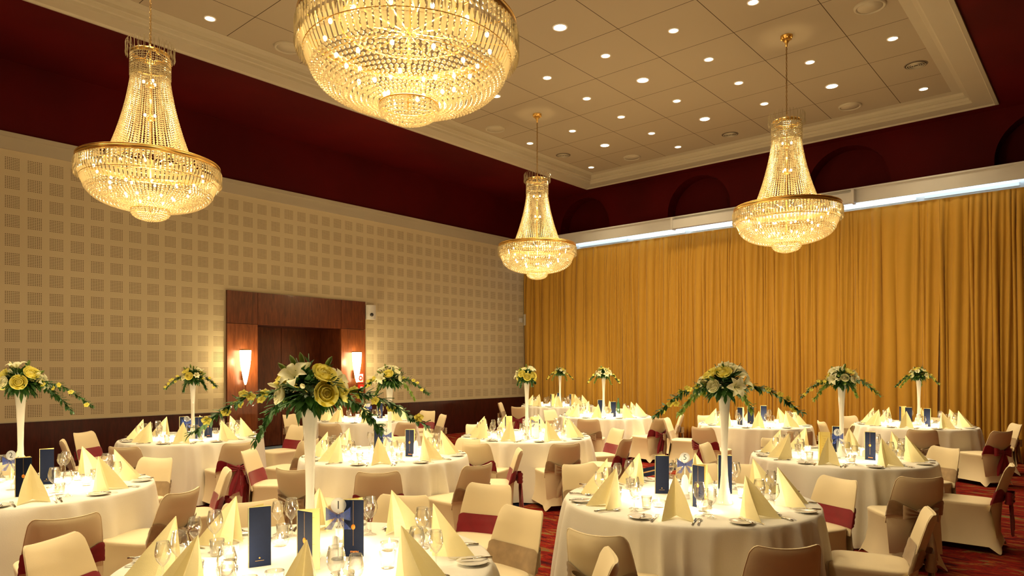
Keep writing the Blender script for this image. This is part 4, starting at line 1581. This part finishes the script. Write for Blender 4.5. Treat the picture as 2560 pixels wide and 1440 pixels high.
def arrangement(seed, hero='mix', reach=.50, ll=1.0, rl=1.0):
    """local +X is the right-hand trail direction; origin at the vase mouth"""
    rnd = random.Random(seed)
    ch = []
    fo = MB()
    for k in range(240):
        a = rnd.uniform(0, 2 * pi)
        el = rnd.uniform(-.75, 1.3)
        d = Vector((cos(a) * cos(el) * 1.15, sin(a) * cos(el) * .9, sin(el)))
        p = Vector((0, 0, .07)) + d * rnd.uniform(.02, .10)
        dd = d + Vector((rnd.uniform(-.4, .4), rnd.uniform(-.4, .4), rnd.uniform(-.5, .2)))
        leaf(fo, p, dd, rnd.uniform(.06, .105), rnd.uniform(.013, .022), curl=rnd.uniform(0, .7))
    for k in range(9):   # upright and side sprigs
        a = rnd.uniform(0, 2 * pi)
        el = rnd.uniform(.3, 1.3)
        d = Vector((cos(a) * cos(el), sin(a) * cos(el), sin(el)))
        L_ = rnd.uniform(.16, .24)
        pts = [Vector((0, 0, .06)) + d * (L_ * t) for t in (0, .5, 1)]
        fo.tube(pts, .0022, 4)
        for j in range(6):
            leaf(fo, pts[0].lerp(pts[2], .4 + .6 * j / 8), d + Vector((rnd.uniform(-.9, .9), rnd.uniform(-.9, .9), rnd.uniform(-.3, .6))), .05, .009)
    ch.append(node('foliage', fo.mesh('foliage', M_LEAF)))
    # trails
    for s, k_ in ((-1, ll), (1, rl)):
        if k_ <= 0:
            continue
        R_ = reach * k_
        for rep in range(2):
            yo = rnd.uniform(-.10, .10) + (.12 if rep else 0)
            dr = rnd.uniform(.13, .19) * k_ + .05 * rep
            rr_ = R_ * (1 if rep == 0 else .5)
            ps = []
            for j in range(15):
                t = j / 14
                ps.append(Vector((s * (.05 + rr_ * t), yo * t * 1.6, .05 + .05 * sin(pi * min(1, t * 1.1)) * (1 - rep * .4) - dr * t ** 1.9)))
            tm = MB()
            tm.tube(ps, [.0035 - .002 * j / 14 for j in range(15)], 5)
            for j in range(1, 15):
                for q in range(8):
                    t_ = ps[j] - ps[j - 1]
                    d = t_.normalized() * .9 + Vector((rnd.uniform(-.6, .6), rnd.uniform(-1.3, 1.3), rnd.uniform(-1.2, 1.0)))
                    leaf(tm, ps[j] - t_ * rnd.random(), d, rnd.uniform(.05, .085) * (1 - .35 * j / 14), rnd.uniform(.009, .015), curl=rnd.uniform(0, .5))
            ch.append(node('leaf_trail', tm.mesh('leaf_trail', M_LEAF if rep == 0 else M_LEAF2 if seed % 3 == 0 else M_LEAF)))
            if rep == 0:
                for j in range(3, 14, 1 if k_ > .6 else 2):
                    if rnd.random() < .72:
                        q = ps[j] + Vector((rnd.uniform(-.02, .02), rnd.uniform(-.04, .03), rnd.uniform(-.035, .03)))
                        ch.append(node('orchid_bloom', ORCH_M, loc=q, rz=tuple(dir_rot((rnd.uniform(-.5, .5), -1, rnd.uniform(-.2, .8))))))
    # main blooms
    spots = []
    N_ = 12
    for i in range(N_):
        for _ in range(40):
            a = rnd.uniform(0, 2 * pi)
            el = math.asin(rnd.uniform(-.02, .98))
            if i < 6:
                a = -pi / 2 + rnd.uniform(-1.3, 1.3)
            d = Vector((cos(a) * cos(el), sin(a) * cos(el), sin(el)))
            if all((d - q).length > .64 for q in spots):
                spots.append(d)
                break
    for i, d in enumerate(spots):
        c = Vector((d.x * .14, d.y * .125, .07 + d.z * .13))
        if hero == 'rose':
            me_ = ROSE_M[0] if i % 2 == 0 else (ROSE_M[1] if i % 4 == 1 else LILY_M[0])
        elif hero == 'lily':
            me_ = LILY_M[0] if i % 2 == 0 else (ROSE_M[1] if i % 4 == 1 else ROSE_M[0])
        else:
            me_ = (LILY_M[1], ROSE_M[0], ROSE_M[1])[i % 3]
        ch.append(node(me_.name.split('.')[0], me_, loc=c, rz=tuple(dir_rot(d + Vector((0, 0, .15))))))
    for i in range(7):
        a = rnd.uniform(0, 2 * pi)
        el = rnd.uniform(.2, 1.4)
        d = Vector((cos(a) * cos(el), sin(a) * cos(el), sin(el)))
        ch.append(node('lily_bud', BUD_M[i % 2], loc=Vector((0, 0, .07)) + d * .15, rz=tuple(dir_rot(d))))
    for i in range(6):
        a = rnd.uniform(0, 2 * pi)
        ch.append(node('green_berry', BALL, loc=(.12 * cos(a), .11 * sin(a), .04 + rnd.uniform(-.01, .03))))
    return node('flower_arrangement', None, ch)


# ------------------------------------------------------------ set the tables
view_right = ANG  # rotation of camera-right direction in world


def seat_phase(tn):
    return {'T1': (858, 1215), 'T2': (100, 1290), 'T3': (420, 1100), 'T4': (947, 1165), 'T5': (1683, 1303), 'T6': (2060, 1170), 'T7': (1205, 1095), 'T8': (868, 1046),
            'T9': (1340, 1010), 'T10': (1482, 1040), 'T11': (1975, 1062), 'T12': (2272, 1068)}[tn]


PHI = {}
for tn, (tx, ty) in TB.items():
    qx, qy = P(*seat_phase(tn), .75)
    PHI[tn] = math.atan2(qy - ty, qx - tx)
    if tn == 'T1':
        PHI[tn] = math.atan2(P(1050, 1320, .75)[1] - ty, P(1050, 1320, .75)[0] - tx)

GRP = dict(nap='folded yellow napkins at the place settings', plate='white side plates at the place settings', fork='forks at the place settings',
           knife='dinner knives at the place settings', bk='butter knives on the side plates', spoon='spoons at the place settings',
           wine='wine glasses at the place settings', water='water tumblers at the place settings', cnd='lit tealights in clear glass holders')
FAR = {'T8', 'T9', 'T10', 'T11', 'T12'}
VASES = {'T1': (-.02, -.02), 'T2': None, 'T3': None, 'T4': None, 'T5': None, 'T6': None, 'T7': None, 'T9': None, 'T10': None, 'T12': None}
VPX = {'T1': (775, 1395), 'T2': (47, 1205), 'T3': (482, 1094), 'T4': (974, 1133), 'T5': (1811, 1259), 'T6': (2104, 1140), 'T7': (1317, 1088), 'T9': (1400, 1013), 'T10': (1509, 1039), 'T12': (2297, 1062)}
ARR = {'T1': (31, 'rose', .56, 1.0, .95, 1), 'T2': (5, 'rose', .44, .5, 1.1, .95), 'T3': (7, 'mix', .34, 1, .8, .85), 'T4': (9, 'lily', .42, .7, 1.1, .86), 'T5': (12, 'lily', .50, 1.0, 1.0, .92),
       'T6': (15, 'lily', .48, 1.0, 1.0, .85), 'T7': (17, 'rose', .20, .5, .4, .86), 'T9': (21, 'mix', .36, 1, 1, .8), 'T10': (24, 'lily', .32, 1, 1, .82), 'T12': (27, 'mix', .42, 1, 1, .82)}
MENUS = {  # px, py of the spine foot, face, angle of the front panel, opening angle
    'T1': [(620, 1421, 'plain', 8, 40), (742, 1428, 'emblem', -50, 48), (857, 1392, 'emblem', -14, 34)],
    'T2': [(33, 1246, 'emblem', -10, 34), (98, 1212, 'plain', -20, 38)],
    'T3': [(448, 1096, 'plain', -8, 30), (486, 1097, 'emblem', -10, 30), (503, 1094, 'emblem', -14, 38)],
    'T4': [(934, 1132, 'emblem', -12, 36), (1013, 1141, 'emblem', -30, 44)],
    'T5': [(1637, 1234, 'plain', 4, 40), (1730, 1266, 'emblem', -42, 46), (1794, 1232, 'plain', -10, 34)],
    'T6': [(2046, 1150, 'emblem', -95, 90), (2070, 1124, 'plain', -6, 30), (2161, 1149, 'emblem', -16, 36)],
    'T7': [(1262, 1094, 'emblem', -82, 100), (1328, 1096, 'emblem', -100, 90)],
    'T8': [(942, 1046, 'emblem', -8, 32)],
    'T9': [(1376, 1015, 'emblem', -75, 100), (1392, 1010, 'plain', -5, 34), (1424, 1015, 'emblem', -66, 55)],
    'T10': [(1478, 1032, 'plain', -4, 34), (1526, 1042, 'plain', -6, 30)],
    'T11': [(1843, 1062, 'plain', -40, 50), (1868, 1060, 'plain', -12, 34), (1901, 1056, 'plain', -20, 40)],
    'T12': [(2248, 1058, 'plain', -75, 80), (2262, 1062, 'plain', -12, 34), (2309, 1066, 'plain', -30, 48)]}
NUMS = {'T1': (846, 1398, '1'), 'T2': (28, 1225, '2'), 'T3': (467, 1098, '3'), 'T4': (965, 1140, '4'), 'T5': (1712, 1232, '5'), 'T6': (2093, 1145, '6'), 'T7': (1339, 1096, '7'), 'T8': (921, 1050, '')}

for ti, (tn, (tx, ty)) in enumerate(TB.items()):
    make(node('tablecloth', cloths[ti % 4]), loc=(tx, ty, 0), rz=ti * 1.3, label='floor-length white cloth draping ' + TN[tn], cat='tablecloth', group='white round tablecloths')
    far = tn in FAR
    keep = []   # occupied spots on the middle of the table
    rnd = random.Random(ti + 100)
    for k in range(8):
        phi = PHI[tn] + k * pi / 4
        sx, sy = tx + .70 * cos(phi), ty + .70 * sin(phi)
        ps = SEC[place_word(tx, ty, sx, sy)[0]]
        wh = ' at the %s place of %s' % (ps, TN[tn])
        rz = phi + pi / 2   # local +Y points to the centre

        def at(lx, ly, z=.75):
            # lx to the sitter's right, ly towards the centre, from the table rim
            r_ = .9 - ly
            return (tx + r_ * cos(phi) - lx * sin(phi), ty + r_ * sin(phi) + lx * cos(phi), z)
        jz = rnd.uniform(-.25, .25)
        make(NAP, loc=at(rnd.uniform(-.01, .01), .20, .751), rz=rz + jz, label=uniq('yellow napkin folded into a standing cone' + wh), cat='napkin', group=GRP['nap'])
        make(PLATE, loc=at(-.205, .13, .7505), label=uniq('white side plate' + wh), cat='plate', group=GRP['plate'])
        make(BKNIFE, loc=at(-.19, .13, .7665), rz=rz + rnd.uniform(-.25, .1), label=uniq('butter knife lying on the side plate' + wh), cat='knife', group=GRP['bk'])
        make(FORK, loc=at(-.118, .14, .7505), rz=rz + rnd.uniform(-.08, .08), label=uniq('fork beside the side plate' + wh), cat='fork', group=GRP['fork'])
        make(KNIFE, loc=at(.125, .14, .7505), rz=rz + rnd.uniform(-.06, .06), label=uniq('dinner knife' + wh), cat='knife', group=GRP['knife'])
        make(SPOON, loc=at(.155, .14, .7505), rz=rz + rnd.uniform(-.06, .06), label=uniq('spoon beside the dinner knife' + wh), cat='spoon', group=GRP['spoon'])
        make(WINE, loc=at(.135, .34, .7505), label=uniq('large wine glass' + wh), cat='wine glass', group=GRP['wine'])
        make(WINE2, loc=at(.215, .29, .7505), label=uniq('small wine glass' + wh), cat='wine glass', group=GRP['wine'])
        if not far:
            make(WATER, loc=at(.175, .415, .7505), label=uniq('clear water tumbler' + wh), cat='tumbler', group=GRP['water'])
    occ = []
    if tn in VPX:
        vx, vy = P(*VPX[tn], .75)
        dd = math.hypot(vx - tx, vy - ty)
        if dd > .3:
            vx, vy = tx + (vx - tx) * .3 / dd, ty + (vy - ty) * .3 / dd
        occ.append((vx, vy, .11))
        make(VASE, loc=(vx, vy, .7505), label='tall white trumpet vase standing in the middle of ' + TN[tn], cat='vase', group='tall white trumpet vases')
        sd, hero, reach, ll, rl, sc_ = ARR[tn]
        make(arrangement(sd, hero, reach, ll, rl), loc=(vx, vy, 1.50), rz=view_right, scale=sc_,
             label='yellow and cream flower arrangement with leafy trails, in the vase of ' + TN[tn], cat='flower arrangement', group='flower arrangements in tall vases')
    for i, (px, py, kd, aA, gp) in enumerate(MENUS[tn]):
        x, y = P(px, py, .75)
        dd = math.hypot(x - tx, y - ty)
        if dd > .42:
            x, y = tx + (x - tx) * .42 / dd, ty + (y - ty) * .42 / dd
        for ox, oy, orr in occ:
            q = math.hypot(x - ox, y - oy)
            if q < orr + .03:
                x, y = ox + (x - ox) / max(q, .01) * (orr + .04), oy + (y - oy) / max(q, .01) * (orr + .04)
        occ.append((x, y, .08))
        one = len(MENUS[tn]) == 1
        n_ = len(MENUS[tn])
        wd_ = ['left', 'right'] if n_ == 2 else ['left', 'middle', 'right']
        lab = 'navy folded menu card standing on ' + TN[tn] + ('' if one else ', the %s one of %s' % (wd_[i], 'two' if n_ == 2 else 'three'))
        if (kd, aA, gp) not in MENU_C:
            MENU_C[(kd, aA, gp)] = menu(kd, aA, gp)
        vb_ = math.atan2(*[camf(x, y)[q] for q in (0, 1)])
        make(MENU_C[(kd, aA, gp)], loc=(x, y, .751), rz=ANG - vb_, label=uniq(lab), cat='menu card', group='navy menu cards on the tables')
    if tn in NUMS:
        px, py, tx_ = NUMS[tn]
        x, y = P(px, py, .75)
        dd = math.hypot(x - tx, y - ty)
        if dd > .42:
            x, y = tx + (x - tx) * .42 / dd, ty + (y - ty) * .42 / dd
        occ.append((x, y, .05))
        lab = ('clear numeral stand with blue organza bow on ' + TN[tn]) if tx_ else 'blue organza bow on a clear stand on ' + TN[tn]
        make(numstand(tx_), loc=(x, y, .7505), rz=ANG + .05, label=uniq(lab), cat='table number', group='table number stands')
    # shakers
    for i, kd in enumerate(('salt', 'pepper')):
        for _ in range(50):
            a = rnd.uniform(0, 2 * pi) if i == 0 else a0_ + .25
            x, y = tx + .26 * cos(a), ty + .26 * sin(a)
            if all(math.hypot(x - ox, y - oy) > orr + .04 for ox, oy, orr in occ):
                break
        a0_ = a
        occ.append((x, y, .03))
        if not far:
            make(SHAK, loc=(x, y, .7505), label=uniq('white porcelain %s shaker on %s' % (kd, TN[tn])), cat='shaker', group='white shakers')
    if tn in ('T3', 'T4', 'T5'):
        px, py = {'T3': (460, 1094), 'T4': (1036, 1142), 'T5': (1712, 1246)}[tn]
        x, y = P(px, py, .75)
        for ox, oy, orr in occ:
            q = math.hypot(x - ox, y - oy)
            if q < orr + .04:
                x, y = ox + (x - ox) / max(q, .01) * (orr + .045), oy + (y - oy) / max(q, .01) * (orr + .045)
        occ.append((x, y, .04))
        make(LAMP, loc=(x, y, .7505), label='glowing white domed candle lamp on ' + TN[tn], cat='candle lamp', group='domed candle lamps')
    # candles in a ring of eight directions, where free
    for k in range(8):
        a = PHI[tn] + pi / 8 + k * pi / 4 + rnd.uniform(-.1, .1)
        ok = False
        for R_ in (.40, .34, .45, .30, .49):
            R2 = R_ + rnd.uniform(-.02, .02)
            x, y = tx + R2 * cos(a), ty + R2 * sin(a)
            if all(math.hypot(x - ox, y - oy) > orr + .055 for ox, oy, orr in occ):
                ok = True
                break
        if not ok:
            continue
        occ.append((x, y, .05))
        kd = (k + ti) % 2
        aa = place_word(tx, ty, x, y)[1] % (2 * pi)
        half = ['far', 'far-right', 'right', 'front-right', 'front', 'front-left', 'left', 'far-left'][int(round(aa / (pi / 4))) % 8]
        lab = 'lit tealight in a %s clear glass, %s of the centre of %s' % ('tall' if kd == 0 else 'low', half, TN[tn])
        make(CND[kd], loc=(x, y, .7505), rz=rnd.random() * 6, label=uniq(lab), cat='candle', group=GRP['cnd'])
        add_light('candle_light', 'POINT', (x, y, .7505 + .062), P_CANDLE, CANDC, .012)

# bottle on a far table
m = MB(); m.lathe([(.001, 0), (.036, 0), (.037, .01), (.037, .18), (.03, .21), (.013, .24), (.013, .30), (.015, .30), (.015, .315), (.001, .315)], 18)
x, y = P(1537, 1034, .75)
make(node('wine_bottle', m.mesh('wine_bottle', M_GREENG)), loc=(x + .03, y + .08, .7505), label='dark green wine bottle behind a menu card on the bottle table by the curtain', cat='bottle')
